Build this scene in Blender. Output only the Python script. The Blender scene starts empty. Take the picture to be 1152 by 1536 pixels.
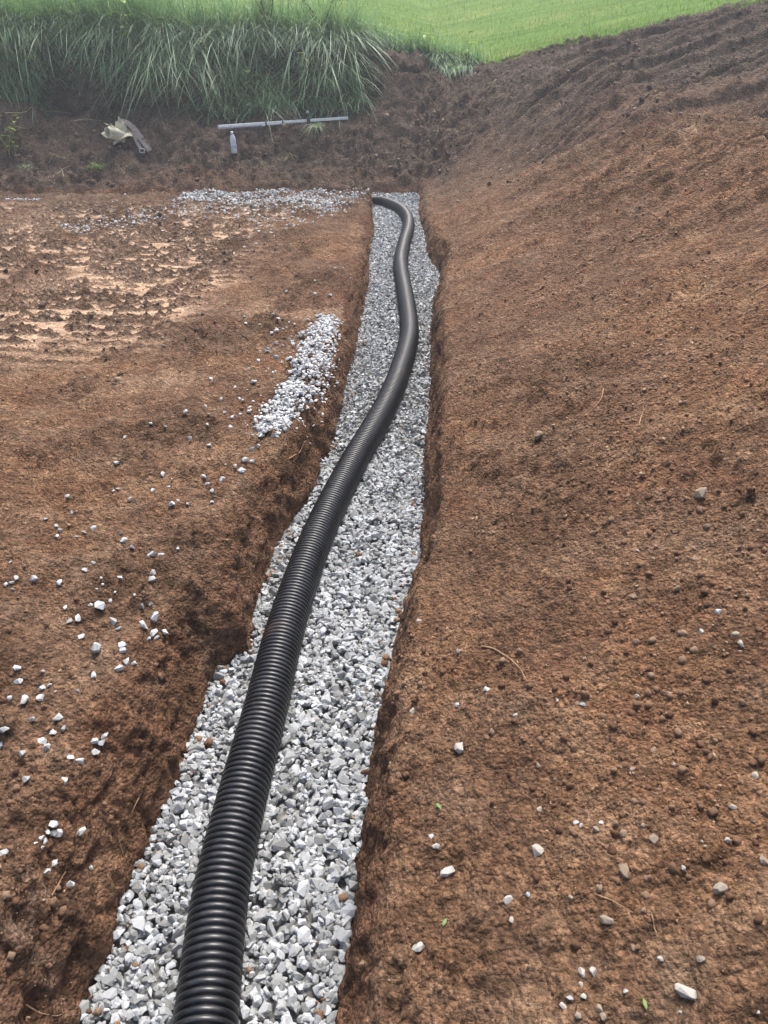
import bpy, bmesh, math, random
import numpy as np
from mathutils import Vector, Matrix, Euler

R = math.radians
SC = bpy.context.scene
COL = SC.collection
rng = np.random.default_rng(7)
random.seed(7)

# ------------------------------------------------------------------ camera
CAM_H = 1.5
PITCH = R(31.45)            # degrees below the horizontal
FPX = 1117.0               # focal length in pixels of the 1152 x 1536 photograph
cam_d = bpy.data.cameras.new('camera')
cam_d.sensor_fit = 'VERTICAL'
cam_d.sensor_height = 24.0
cam_d.lens = FPX / 1536 * 24.0
cam_d.clip_start = 0.05
cam_d.clip_end = 500
cam = bpy.data.objects.new('camera', cam_d)
COL.objects.link(cam)
cam.location = (0, 0, CAM_H)
cam.rotation_euler = (R(90) - PITCH, 0, 0)
SC.camera = cam

# ------------------------------------------------------------------ light
SUN_EL, SUN_AZ = R(62), R(14)      # azimuth measured from +Y towards +X
w = bpy.data.worlds.new('World')
SC.world = w
w.use_nodes = True
nt = w.node_tree
sky = nt.nodes.new('ShaderNodeTexSky')
sky.sky_type = 'NISHITA'
sky.sun_disc = False
sky.sun_elevation = SUN_EL
sky.sun_rotation = SUN_AZ
sky.air_density = 1.0
sky.dust_density = 5.0
sky.ozone_density = 0.2
bg = nt.nodes['Background']
bg.inputs['Strength'].default_value = 0.13
nt.links.new(sky.outputs[0], bg.inputs['Color'])
sun_d = bpy.data.lights.new('sun', 'SUN')
sun_d.energy = 2.4
sun_d.angle = R(20)
sun_d.color = (1.0, 0.97, 0.93)
sun = bpy.data.objects.new('sun', sun_d)
COL.objects.link(sun)
sdir = Vector((math.sin(SUN_AZ) * math.cos(SUN_EL), math.cos(SUN_AZ) * math.cos(SUN_EL), math.sin(SUN_EL)))
sun.rotation_euler = (-sdir).to_track_quat('-Z', 'Y').to_euler()
sun.location = (0, 0, 20)
SC.view_settings.view_transform = 'Standard'
SC.view_settings.look = 'None'
SC.view_settings.gamma = 1
SC.view_settings.use_curve_mapping = False
SC.view_settings.exposure = 1.0
SC.cycles.max_bounces = 6
SC.cycles.diffuse_bounces = 3
SC.cycles.glossy_bounces = 2
SC.cycles.volume_bounces = 0

# ------------------------------------------------------------------ helpers
def tag(o, label=None, cat=None, group=None, kind=None):
    if label: o['label'] = label
    if cat: o['category'] = cat
    if group: o['group'] = group
    if kind: o['kind'] = kind
    return o

def mesh_np(name, V, F, mat=None, smooth=True, attrs=None):
    """V (n,3) and F (m,k) arrays to a mesh datablock."""
    V = np.asarray(V, np.float32); F = np.asarray(F, np.int32)
    me = bpy.data.meshes.new(name)
    n, (m, k) = len(V), F.shape
    me.vertices.add(n); me.vertices.foreach_set('co', V.ravel())
    me.loops.add(m * k); me.loops.foreach_set('vertex_index', F.ravel())
    me.polygons.add(m)
    me.polygons.foreach_set('loop_start', np.arange(0, m * k, k, dtype=np.int32))
    me.polygons.foreach_set('use_smooth', np.full(m, smooth, bool))
    me.update(calc_edges=True)
    for an, av in (attrs or {}).items():
        a = me.attributes.new(an, 'FLOAT', 'POINT')
        a.data.foreach_set('value', np.asarray(av, np.float32).ravel())
    if mat: me.materials.append(mat)
    return me

def obj(name, me, parent=None, loc=None):
    o = bpy.data.objects.new(name, me)
    COL.objects.link(o)
    if parent: o.parent = parent
    if loc is not None: o.location = loc
    return o

def _hash(ix, iy, seed):
    h = (ix.astype(np.int64) * 374761393 + iy.astype(np.int64) * 668265263 + seed * 1442695041) & 0xFFFFFFFF
    h = ((h ^ (h >> 13)) * 1274126177) & 0xFFFFFFFF
    h = (h ^ (h >> 16)) & 0xFFFFFFFF
    return h.astype(np.float64) / 0xFFFFFFFF

def vnoise(x, y, seed=0):
    """smooth value noise, about -1..1"""
    x = np.asarray(x, float); y = np.asarray(y, float)
    ix = np.floor(x); iy = np.floor(y)
    fx = x - ix; fy = y - iy
    ux = fx * fx * fx * (fx * (fx * 6 - 15) + 10); uy = fy * fy * fy * (fy * (fy * 6 - 15) + 10)
    a = _hash(ix, iy, seed); b = _hash(ix + 1, iy, seed)
    c = _hash(ix, iy + 1, seed); d = _hash(ix + 1, iy + 1, seed)
    return ((a + (b - a) * ux) * (1 - uy) + (c + (d - c) * ux) * uy) * 2 - 1

def fbm(x, y, f, octv=4, seed=0, gain=0.5):
    s = 0; a = 1.0; t = 0
    x = np.asarray(x, float); y = np.asarray(y, float)
    for i in range(octv):
        c, sn = math.cos(0.7 * i + seed), math.sin(0.7 * i + seed)
        s = s + a * vnoise((x * c - y * sn) * f + 17.3 * i, (x * sn + y * c) * f - 9.1 * i, seed * 13 + i)
        t += a; a *= gain; f *= 2.03
    return s / t

def domes(x, y, f, seed, rmax=.62, cover=.6):
    """rounded lumps of random size on a jittered grid; height in metres"""
    x = np.asarray(x, float) * f; y = np.asarray(y, float) * f
    ix = np.floor(x); iy = np.floor(y)
    best = np.zeros(np.broadcast(x, y).shape)
    for i in (-1, 0, 1):
        for j in (-1, 0, 1):
            cx, cy = ix + i, iy + j
            r = _hash(cx, cy, seed + 2)
            r = np.where(r < cover, .25 + (rmax - .25) * (r / cover) ** 1.5, 0)
            d2 = (cx + _hash(cx, cy, seed) - x) ** 2 + (cy + _hash(cx, cy, seed + 1) - y) ** 2
            best = np.maximum(best, np.sqrt(np.maximum(0, r * r - d2)))
    return best / f

def sstep(a, b, x):
    t = np.clip((np.asarray(x, float) - a) / (b - a), 0, 1)
    return t * t * (3 - 2 * t)

def smax(a, b, k):
    h = np.clip(0.5 + 0.5 * (a - b) / k, 0, 1)
    return b + (a - b) * h + k * h * (1 - h)

def smin(a, b, k):
    return -smax(-a, -b, k)

def ray(px, py):
    xr = (px - 576) / FPX; yr = (py - 768) / FPX
    return np.array([xr, math.cos(PITCH) - yr * math.sin(PITCH), -math.sin(PITCH) - yr * math.cos(PITCH)])

def floor_z(y):
    return -0.42 + 0.012 * np.asarray(y, float)

def on_floor(px, py, dz=0.0):
    d = ray(px, py)
    # z = -0.42 + 0.007 y + dz
    t = (CAM_H + 0.42 - dz) / (0.012 * d[1] - d[2])
    return np.array([0, 0, CAM_H]) + d * t

# ------------------------------------------------------------------ trench outline (seen at the gravel's edge)
left_px = [(100, 1600), (135, 1495), (175, 1430), (182, 1375), (215, 1300), (262, 1200), (285, 1130), (310, 1060), (325, 1008),
           (383, 978), (384, 930), (400, 880), (415, 830), (455, 765), (476, 735), (482, 695), (499, 680), (502, 650), (516, 610),
           (522, 570), (536, 530), (541, 480), (548, 455), (555, 430), (553, 400), (562, 350), (560, 312)]
right_px = [(488, 1620), (500, 1520), (520, 1400), (523, 1340), (540, 1280), (550, 1180), (562, 1100), (580, 1020), (590, 960),
            (612, 910), (629, 850), (628, 790), (634, 720), (637, 660), (642, 620), (641, 590), (645, 540), (641, 505), (648, 460),
            (662, 415), (650, 402), (640, 385), (634, 350), (626, 320), (628, 297)]
LP = np.array([on_floor(*p) for p in left_px]); RP = np.array([on_floor(*p) for p in right_px])
def edge_fn(P, seed):
    ys, xs = P[:, 1], P[:, 0]
    o = np.argsort(ys); ys, xs = ys[o], xs[o]
    def f(y):
        y = np.asarray(y, float)
        return np.interp(y, ys, xs, left=None, right=None) + (0.012 * fbm(y, y * 0 + seed, 3.0, 3, seed))
    return f
Ledge = edge_fn(LP, 3); Redge = edge_fn(RP, 5)
_ty = np.arange(-2, 18, .05); _k = np.exp(-(np.arange(-16, 17) * .05 / .32) ** 2); _k /= _k.sum()
_sm = lambda v: np.convolve(np.pad(v, 16, mode='edge'), _k, 'valid')
_Ls, _Rs = _sm(Ledge(_ty)), _sm(Redge(_ty))
Lrim = lambda y: np.minimum(np.interp(y, _ty, _Ls), Ledge(y) + .01) * .35 + np.interp(y, _ty, _Ls) * .65
Rrim = lambda y: np.maximum(np.interp(y, _ty, _Rs), Redge(y) - .01) * .35 + np.interp(y, _ty, _Rs) * .65
Rlin = lambda y: -0.13 + 0.063 * np.asarray(y, float)
Y_END, Y_B0 = 12.1, 11.25            # back trench: far wall and pad's back edge

YE = 14.35                            # the field's edge
NX = [-30, -10, -4, 0, .6, 1.2, 3.5, 6.1, 12, 40, 60]
NZ = [2.1, 1.75, 1.65, 1.6, 1.48, 1.32, 1.72, 2.22, 3.2, 5.0, 5.4]
def natural(x, y):
    return np.interp(x, NX, NZ) + 0.12 * np.maximum(np.asarray(y, float) - YE, 0)

BLY = [11.8, 12.1, 12.25, 12.5, 12.8, 13.2, 13.45, 13.9, 14.05, 14.28, 14.6, 15.3, 17]
BLZ = [-.25, -.2, -.14, .0, .20, .58, .64, .72, 1.1, 1.48, 1.60, 1.70, 1.95]

def pf(t, p=2.2):
    return 1 - (1 - np.clip(t, 0, 1)) ** p

def at_depth(px, py, y):
    d = ray(px, py); return np.array([0, 0, CAM_H]) + d * (y / d[1])
STAFF = (at_depth(328, 190.5, 13.1), at_depth(522, 177.5, 13.4))

def terrain(x, y, detail=True, masks=False):
    x = np.asarray(x, float); y = np.asarray(y, float)
    L = Ledge(y); Rr = Redge(y)
    pad = -0.015 * y + 0.018 * fbm(x, y, 0.9, 3, 11)
    # the pad's shoulder slumps towards the trench, more so near the camera
    sh = sstep(0.75, 0.0, (L - x)) * sstep(4.5, 1.0, y)
    pad = pad - 0.07 * sh * (0.7 + 0.5 * fbm(x, y, 2.0, 2, 12))
    e = x - Rlin(y) - 0.12
    ep = 0.06 * np.log1p(np.exp(np.clip(e / 0.06, -40, 40)))
    def rslope(yy):
        return -0.015 * yy + 0.42 * ep ** 1.05 - 0.010 * ep * ep
    rt = rslope(y)
    n0 = natural(x, y)
    wob = 0.16 * fbm(x, y * 0.3, 0.8, 3, 31)
    ys0 = np.interp(x, [0.6, 1.5, 3.0, 6.0], [12.0, 11.2, 9.0, 6.5])
    k = np.clip((y + wob - ys0) / (YE - ys0), 0, 1)
    rt = rt + (natural(x, y * 0) - 0.03 - rslope(y * 0 + YE)) * (0.35 * k + 0.65 * k * k * (3 - 2 * k))
    rt = rt + sstep(0, 1.0, e) * (0.035 * fbm(x, y, 0.7, 3, 21))
    wr = sstep(-.03, .03, x - (L + Rr) / 2)
    base = pad * (1 - wr) + rt * wr
    # back bank
    bl = np.interp(y + wob * sstep(12.2, 12.9, y), BLY, BLZ)
    bl = bl + sstep(12.3, 12.8, y) * sstep(14.2, 13.8, y) * (0.14 * fbm(x, y, 1.1, 3, 33))
    # soil heaps on the bench
    for cx, cy, sx, sy, h in ((-5.95, 13.5, .36, .28, .28), (-4.9, 12.8, .5, .2, .10), (-1.2, 13.0, .5, .2, .08), (-3.1, 12.9, .35, .2, -.05),
                              (0.35, 13.9, .45, .4, .50), (-.3, 13.4, .5, .3, .10), (.9, 13.5, .5, .5, .10)):
        bl = bl + h * np.exp(-((x - cx) / sx) ** 2 - ((y - cy) / sy) ** 2)
    wl = sstep(1.5, 0.35, x) * sstep(11.75, 12.1, y)
    surf = base * (1 - wl) + smax(base, bl, .1) * wl
    surf = np.where(y > 13.9, smin(surf, n0 - 0.02, 0.05), surf)
    # trench
    lump = fbm(x, y, 5.0, 3, 41)
    wL = (0.15 + 0.10 * sstep(3.5, 1.0, y)) * (1 + 0.4 * lump)
    wR = 0.125 * (1 + 0.35 * lump)
    gY = 0.012 * fbm(x, y, 4, 3, 44)
    mL = pf((L - x) / np.maximum(L - Lrim(y) + wL, .07), 2.9); mR = pf((x - Rr) / np.maximum(Rrim(y) + wR - Rr, .06), 1.7)
    mY = pf((y - Y_END + gY * 3 + 0.05 * vnoise(x * 1.3, y * 0, 4)) / 0.16, 1.8)
    mB = pf((Y_B0 - y + gY) / 0.10, 2.5)
    o1 = 1 - (1 - mL) * (1 - mR) * (1 - mY)
    o2 = 1 - (1 - mB) * (1 - mR) * (1 - mY)
    o = np.minimum(o1, o2)
    fl = floor_z(y) - 0.045
    # a rounded shoulder just outside the cut
    near = np.minimum(np.abs(L - x), np.abs(x - Rr))
    z = fl + (surf - fl) * o
    if not detail and not masks:
        return z
    out = sstep(0.0, 0.25, o)            # 0 on the floor
    steep = out * (1 - sstep(0.80, 1.0, o))
    onL = ((x < (L + Rr) / 2) & (y < 11.5))
    onBack = sstep(12.05, 12.4, y) * (o > 0.5) * sstep(2.6, 1.0, x)
    onR = (~onL) * 1.0
    d = 0
    dist = np.hypot(x, y)
    # crumbly fine relief everywhere
    f1 = fbm(x, y, 9, 4, 51); f2 = fbm(x, y, 38, 4, 52)
    wx, wy = x + .012 * f2, y + .012 * fbm(x, y, 30, 3, 54)
    d = d + out * (0.018 * f1 + 0.012 * f2)
    cl = fbm(x, y, 1.7, 4, 55)                       # where clods gather
    clr = sstep(-.25, .35, cl)
    dm1 = domes(wx, wy, 11, 56); dm2 = domes(wx, wy, 26, 57); dm3 = domes(wx, wy, 58, 58, .6, .75)
    nearf = sstep(5.5, 2.5, y)
    d = d + out * (.85 * dm2 * (.3 + .7 * clr) + .95 * dm3 * nearf * (.4 + .6 * clr))
    # raked slope: ridges running up the fall line
    gx, gy = x * 0.985 - y * 0.17, y * 0.985 + x * 0.17
    warp = 0.10 * fbm(x, y, 1.3, 3, 61) + .03 * fbm(x, y, 5, 3, 60)
    yy = gy - 0.60 * gx + warp
    n1 = vnoise(gx * 0.22, yy * 3.0, 62); n2 = vnoise(gx * 0.45, yy * 6.0, 63); n3 = vnoise(gx * 2.2, yy * 14, 64)
    rid = .55 * (1 - 2.4 * np.abs(n1)) + .55 * (1 - 2.4 * np.abs(n2)) + .25 * n3
    ramp = sstep(0.35, 2.2, e) * sstep(4.0, 8.5, y + 0.9 * e)
    d = d + out * (e > 0) * ramp * (0.115 * rid + .40 * dm1 * sstep(-.2, .4, rid + f1) + .025 * f1)
    d = d + out * (e > 0) * (1 - ramp) * (0.010 * rid * sstep(0, .3, e) + .6 * dm1 * sstep(.0, .4, cl))
    lp = np.clip(fbm(x, y, 4.2, 4, 66) * 1.6, -0.3, 1)
    d = d + out * (e > 0.1) * (0.016 * lp)
    # bench and bank
    b1 = fbm(x, y, 3.2, 5, 71); b2 = 1 - 2 * np.abs(fbm(x, y, 5.5, 5, 72))
    dmb = domes(x + .05 * b1, y + .05 * f1, 4.2, 73); dmc = domes(x + .02 * f1, y + .02 * f2, 9.0, 74)
    d = d + onBack * (0.10 * b1 + 0.07 * b2 + .4 * dmb + .55 * dmc + .02 * f1 + .015 * f2) * sstep(15.0, 14.4, y)
    d = d - onBack * .06
    # steep faces: torn, vertically grooved
    d = d + steep * (y < 11.7) * (0.03 * vnoise(x * 9, y * 9, 81) + 0.022 * vnoise(x * 22, y * 26, 82))
    # left pad: machine tracks
    sx = x - 0.03 * (y - 6.0)                       # across the tracks
    reg = sstep(-1.1, -1.6, sx + 0.3 * fbm(x, y, 1.2, 3, 91)) * sstep(3.7, 4.8, y + 0.5 * fbm(x, y, 1.0, 2, 92)) * sstep(11.0, 10.0, y) * onL
    strip = np.floor(sx / 0.52)
    inx = np.abs(sx / 0.52 - strip - 0.5) * 2         # 0 centre of strip .. 1 edge
    ph = vnoise(strip * 7.7, strip * 0 + 1.5, 93) * 6 + 1.6 * fbm(x, y, 1.2, 3, 94)
    bar = np.cos(2 * math.pi * (y + 0.06 * np.sin(sx * 6)) / 0.17 + ph)
    brk = fbm(x, y, 4.0, 5, 95)
    brs = .55 * vnoise(x * 4.0, y * 9, 193) + .5 * vnoise(x * 9, y * 22, 194) + .35 * brk
    rb = sstep(0.5, 0.85, 1.0 * bar + .6 * brs)
    ed = sstep(0.78, 0.98, inx + 0.25 * brk) * sstep(0.0, 0.4, brk + 0.15)
    ridge = np.maximum(rb, ed)
    crumb = 0.55 + 0.8 * fbm(x, y, 24, 3, 96) + 14 * dm2 + 8 * dm1
    d = d + reg * (ridge * 0.040 * crumb - 0.012)
    d = d - reg * (1 - ridge) * out * (0.8 * (0.014 * f1 + 0.008 * f2) + .4 * dm2)
    # pad elsewhere: shallow clotted patches
    pt = sstep(-0.05, 0.35, fbm(x, y, 2.6, 4, 97) + .12 * brs)
    d = d + onL * out * (1 - reg) * (pt * 0.030 * crumb + 0.022 * lp + .5 * dm1 * pt)
    d = d + onL * .03 * sstep(10.8, 11.15, y) * out
    z = z + d
    # the staff has been laid on trodden soil
    if STAFF is not None:
        A, B = STAFF
        u = np.clip((x - A[0]) / (B[0] - A[0]), -.08, 1.08)
        sy_ = y - (A[1] + (B[1] - A[1]) * u); sz = A[2] + (B[2] - A[2]) * u - .035
        ins = sstep(-.12, -.05, (x - A[0]) / (B[0] - A[0])) * sstep(1.12, 1.05, (x - A[0]) / (B[0] - A[0])) * sstep(-.9, -.6, sy_) * sstep(.3, .1, sy_)
        z = np.where(ins > 0, z + ins * (np.minimum(z, sz + np.minimum(sy_, 0) * .25 + .012 * f1) - z), z)
        sup = np.exp(-(sy_ / .1) ** 2) * (np.exp(-((u - .2) / .12) ** 2) + np.exp(-((u - .8) / .15) ** 2))
        z = np.where(sup > .05, z + np.clip(sup, 0, 1) * np.maximum(sz - z, 0), z)
    if masks:
        tn = 0.5 * fbm(x, y, 0.9, 4, 101)
        tl = sstep(12.0, 12.7, y + .6 * tn)
        tr = sstep(8.6, 14.6, y + 0.85 * np.maximum(x - 0.8, 0) + 2.6 * tn)
        top = np.where(x < .8, np.maximum(tl, tr), tr) * (o > .7)
        smear = reg * (1 - ridge) * sstep(-.5, .1, fbm(x, y, 1.6, 3, 98) + .25)
        smear = np.maximum(smear, 0.45 * (1 - pt) * onL * (o > .97) * (.35 + .65 * sstep(2.5, 4.5, y)) * sstep(.0, .5, fbm(x, y, 1.3, 4, 99)))
        dark = reg * ridge + 0.5 * onL * (1 - reg) * pt
        dustm = steep * (y < 10) * sstep(.15, .6, fbm(x, y, 7, 4, 102)) * np.where(x < (L + Rr) / 2, sstep(3.2, .8, y), .45)
        return z, top, smear, dark, dustm, steep
    return z

def hit(px, py, tmin=0.9, tmax=30):
    """where a line of sight meets the built terrain"""
    d = ray(px, py)
    t = np.concatenate([np.arange(tmin, 4, .004), np.arange(4, tmax, .012)])
    P = np.array([0, 0, CAM_H]) + d[None] * t[:, None]
    z = terrain(P[:, 0], P[:, 1])
    k = np.argmax(P[:, 2] < z)
    return np.array([P[k, 0], P[k, 1], z[k]])

# ------------------------------------------------------------------ materials
def new_mat(name):
    m = bpy.data.materials.new(name)
    m.use_nodes = True
    return m, m.node_tree.nodes, m.node_tree.links, m.node_tree.nodes['Principled BSDF']

def nd(N, t, **kw):
    n = N.new(t)
    for k, v in kw.items():
        if k in n.inputs.keys(): n.inputs[k].default_value = v
        else: setattr(n, k, v)
    return n

def noise(N, Lk, co, scale, detail=4, rough=0.55, dist=0.0):
    n = nd(N, 'ShaderNodeTexNoise', Scale=scale, Detail=detail, Roughness=rough, Distortion=dist)
    if co is not None: Lk.new(co, n.inputs['Vector'])
    return n.outputs['Fac']

def ramp(N, Lk, fac, stops):
    r = N.new('ShaderNodeValToRGB')
    els = r.color_ramp.elements
    while len(els) < len(stops): els.new(0.5)
    for el, (p, c) in zip(els, stops):
        el.position = p
        el.color = (c, c, c, 1) if isinstance(c, (int, float)) else (*c, 1)
    Lk.new(fac, r.inputs[0])
    return r.outputs[0]

def mix(N, Lk, a, b, fac, mode='MIX'):
    m = N.new('ShaderNodeMix'); m.data_type = 'RGBA'; m.blend_type = mode
    for sock, v in ((m.inputs['A'], a), (m.inputs['B'], b)):
        if isinstance(v, tuple): sock.default_value = (*v, 1)
        else: Lk.new(v, sock)
    if isinstance(fac, (int, float)): m.inputs['Factor'].default_value = fac
    else: Lk.new(fac, m.inputs['Factor'])
    return m.outputs['Result']

def math_n(N, Lk, op, a, b=None):
    m = N.new('ShaderNodeMath'); m.operation = op
    for i, v in enumerate((a, b)):
        if v is None: continue
        if isinstance(v, (int, float)): m.inputs[i].default_value = v
        else: Lk.new(v, m.inputs[i])
    return m.outputs[0]

def bump(N, Lk, h, strength, dist, normal=None):
    b = nd(N, 'ShaderNodeBump', Strength=strength, Distance=dist)
    Lk.new(h, b.inputs['Height'])
    if normal is not None: Lk.new(normal, b.inputs['Normal'])
    return b.outputs[0]

def mat_soil():
    m, N, Lk, P = new_mat('soil')
    co = N.new('ShaderNodeTexCoord').outputs['Object']
    at = lambda s: nd(N, 'ShaderNodeAttribute', attribute_name=s).outputs['Fac']
    n1 = noise(N, Lk, co, 0.9, 5, .6)
    n2 = noise(N, Lk, co, 5.0, 6, .65)
    n3 = noise(N, Lk, co, 45.0, 5, .7)
    n4 = noise(N, Lk, co, 220.0, 3, .7)
    c = ramp(N, Lk, n2, [(.28, (.150, .081, .046)), (.5, (.230, .134, .080)), (.72, (.33, .218, .142))])
    c2 = ramp(N, Lk, n1, [(.3, (.62, .58, .55)), (.5, (1, 1, 1)), (.68, (1.28, 1.2, 1.08))])
    c = mix(N, Lk, c, c2, 1.0, 'MULTIPLY')
    red = ramp(N, Lk, noise(N, Lk, co, 2.3, 5, .6, .6), [(.52, 0.0), (.70, .55)])
    c = mix(N, Lk, c, (.25, .115, .062), red)
    # trench faces are fresher and redder
    c = mix(N, Lk, c, (.205, .108, .062), math_n(N, Lk, 'MULTIPLY', at('steep'), .55))
    c = mix(N, Lk, c, (.128, .080, .054), math_n(N, Lk, 'MULTIPLY', at('dark'), .75))
    c = mix(N, Lk, c, (.45, .31, .21), math_n(N, Lk, 'MULTIPLY', at('smear'), .85))
    tops = ramp(N, Lk, n2, [(.3, (.090, .065, .050)), (.55, (.145, .107, .083)), (.75, (.225, .170, .132))])
    c = mix(N, Lk, c, tops, at('topsoil'))
    c = mix(N, Lk, c, (.36, .30, .25), math_n(N, Lk, 'MULTIPLY', math_n(N, Lk, 'MULTIPLY', at('dust'), .4),
                                              ramp(N, Lk, n3, [(.42, 0.0), (.6, 1.0)])))
    fine = ramp(N, Lk, n3, [(.3, .55), (.5, 1.0), (.72, 1.35)])
    c = mix(N, Lk, c, fine, .75, 'MULTIPLY')
    grain = ramp(N, Lk, n4, [(.3, .7), (.5, 1.0), (.7, 1.4)])
    c = mix(N, Lk, c, grain, .7, 'MULTIPLY')
    for scl, lo_, hi_, am in ((48.0, .62, 1.42, .75), (115.0, .6, 1.45, .7), (19.0, .8, 1.22, .6)):
        vc = nd(N, 'ShaderNodeTexVoronoi', Scale=scl)
        wv = N.new('ShaderNodeVectorMath'); wv.operation = 'ADD'
        Lk.new(co, wv.inputs[0])
        nz = nd(N, 'ShaderNodeTexNoise', Scale=scl * 1.4, Detail=2.0); Lk.new(co, nz.inputs['Vector'])
        sc_ = N.new('ShaderNodeVectorMath'); sc_.operation = 'SCALE'; sc_.inputs['Scale'].default_value = .9 / scl
        Lk.new(nz.outputs['Color'], sc_.inputs[0]); Lk.new(sc_.outputs[0], wv.inputs[1])
        Lk.new(wv.outputs[0], vc.inputs['Vector'])
        sp_ = N.new('ShaderNodeSeparateColor'); Lk.new(vc.outputs['Color'], sp_.inputs[0])
        c = mix(N, Lk, c, ramp(N, Lk, sp_.outputs[0], [(0.0, lo_), (.5, 1.0), (1.0, hi_)]), am, 'MULTIPLY')
    # tiny pale grit
    vor = nd(N, 'ShaderNodeTexVoronoi', Scale=70.0); Lk.new(co, vor.inputs['Vector'])
    spk = math_n(N, Lk, 'MULTIPLY', math_n(N, Lk, 'LESS_THAN', vor.outputs['Distance'], .17),
                 math_n(N, Lk, 'GREATER_THAN', noise(N, Lk, co, 31.0, 2), .60))
    c = mix(N, Lk, c, (.34, .26, .19), math_n(N, Lk, 'MULTIPLY', spk, .7))
    Lk.new(c, P.inputs['Base Color'])
    P.inputs['Roughness'].default_value = .95
    P.inputs['Specular IOR Level'].default_value = .15
    v2 = nd(N, 'ShaderNodeTexVoronoi', Scale=95.0); Lk.new(co, v2.inputs['Vector'])
    v3 = nd(N, 'ShaderNodeTexVoronoi', Scale=38.0); Lk.new(co, v3.inputs['Vector'])
    flat = math_n(N, Lk, 'SUBTRACT', 1.0, math_n(N, Lk, 'MULTIPLY', at('smear'), .75))
    h = math_n(N, Lk, 'ADD', math_n(N, Lk, 'MULTIPLY', n3, 1.0), math_n(N, Lk, 'MULTIPLY', v2.outputs['Distance'], -.7))
    h = math_n(N, Lk, 'ADD', h, math_n(N, Lk, 'MULTIPLY', v3.outputs['Distance'], -.8))
    h = math_n(N, Lk, 'ADD', h, math_n(N, Lk, 'MULTIPLY', n4, .35))
    h = math_n(N, Lk, 'MULTIPLY', h, flat)
    n5 = noise(N, Lk, co, 11.0, 8, .68)
    h = math_n(N, Lk, 'ADD', h, math_n(N, Lk, 'MULTIPLY', math_n(N, Lk, 'MULTIPLY', n5, flat), 2.6))
    Lk.new(bump(N, Lk, h, 1.0, .036), P.inputs['Normal'])
    return m

def island_random(N, Lk):
    g = N.new('ShaderNodeNewGeometry').outputs['Random Per Island']
    o = N.new('ShaderNodeObjectInfo').outputs['Random']
    return math_n(N, Lk, 'FRACT', math_n(N, Lk, 'ADD', g, o))

def mat_stone(name, dark, mid, light, dirt=0.15):
    m, N, Lk, P = new_mat(name)
    co = N.new('ShaderNodeTexCoord').outputs['Object']
    r = island_random(N, Lk)
    c = ramp(N, Lk, r, [(0.0, dark), (.45, mid), (.85, light), (1.0, tuple(min(v * 1.15, .8) for v in light))])
    n = noise(N, Lk, co, 60, 5, .65)
    c = mix(N, Lk, c, ramp(N, Lk, n, [(.3, .62), (.5, 1.0), (.7, 1.18)]), .8, 'MULTIPLY')
    s = noise(N, Lk, co, 420, 2, .6)
    c = mix(N, Lk, c, ramp(N, Lk, s, [(.3, .7), (.5, 1.0), (.7, 1.12)]), .6, 'MULTIPLY')
    dd = ramp(N, Lk, noise(N, Lk, co, 14, 4, .6), [(.55, 0.0), (.75, 1.0)])
    c = mix(N, Lk, c, (.27, .19, .125), math_n(N, Lk, 'MULTIPLY', dd, dirt))
    Lk.new(c, P.inputs['Base Color'])
    P.inputs['Roughness'].default_value = .8
    P.inputs['Specular IOR Level'].default_value = .3
    Lk.new(bump(N, Lk, noise(N, Lk, co, 180, 5, .65), .5, .004), P.inputs['Normal'])
    return m

def mat_simple(name, color, rough=.6, var=.25, scale=20, bmp=0.0, spec=.3, metallic=0.0):
    m, N, Lk, P = new_mat(name)
    co = N.new('ShaderNodeTexCoord').outputs['Object']
    n = noise(N, Lk, co, scale, 5, .6)
    lo = tuple(v * (1 - var) for v in color); hi = tuple(min(1, v * (1 + var)) for v in color)
    Lk.new(ramp(N, Lk, n, [(.3, lo), (.5, color), (.7, hi)]), P.inputs['Base Color'])
    P.inputs['Roughness'].default_value = rough
    P.inputs['Specular IOR Level'].default_value = spec
    P.inputs['Metallic'].default_value = metallic
    if bmp: Lk.new(bump(N, Lk, noise(N, Lk, co, scale * 4, 5, .6), .6, bmp), P.inputs['Normal'])
    return m

def mat_leaf(name, stops, trans=.25, rough=.5):
    m, N, Lk, P = new_mat(name)
    at = nd(N, 'ShaderNodeAttribute', attribute_name='tint').outputs['Fac']
    c = ramp(N, Lk, at, stops)
    Lk.new(c, P.inputs['Base Color'])
    P.inputs['Roughness'].default_value = rough
    P.inputs['Specular IOR Level'].default_value = .35
    tr = N.new('ShaderNodeBsdfTranslucent')
    Lk.new(mix(N, Lk, c, (1.2, 1.25, .6), 1.0, 'MULTIPLY'), tr.inputs['Color'])
    ms = N.new('ShaderNodeMixShader'); ms.inputs[0].default_value = trans
    Lk.new(P.outputs[0], ms.inputs[1]); Lk.new(tr.outputs[0], ms.inputs[2])
    Lk.new(ms.outputs[0], N['Material Output'].inputs['Surface'])
    return m

M_soil = mat_soil()
M_stone = mat_stone('crushed_stone', (.19, .195, .19), (.31, .322, .325), (.43, .45, .465), .14)
M_loose = mat_stone('loose_stone', (.36, .36, .35), (.48, .49, .485), (.60, .615, .62), .35)
M_rock = mat_stone('dirty_rock', (.24, .18, .125), (.33, .28, .225), (.44, .42, .385), .85)

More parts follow.
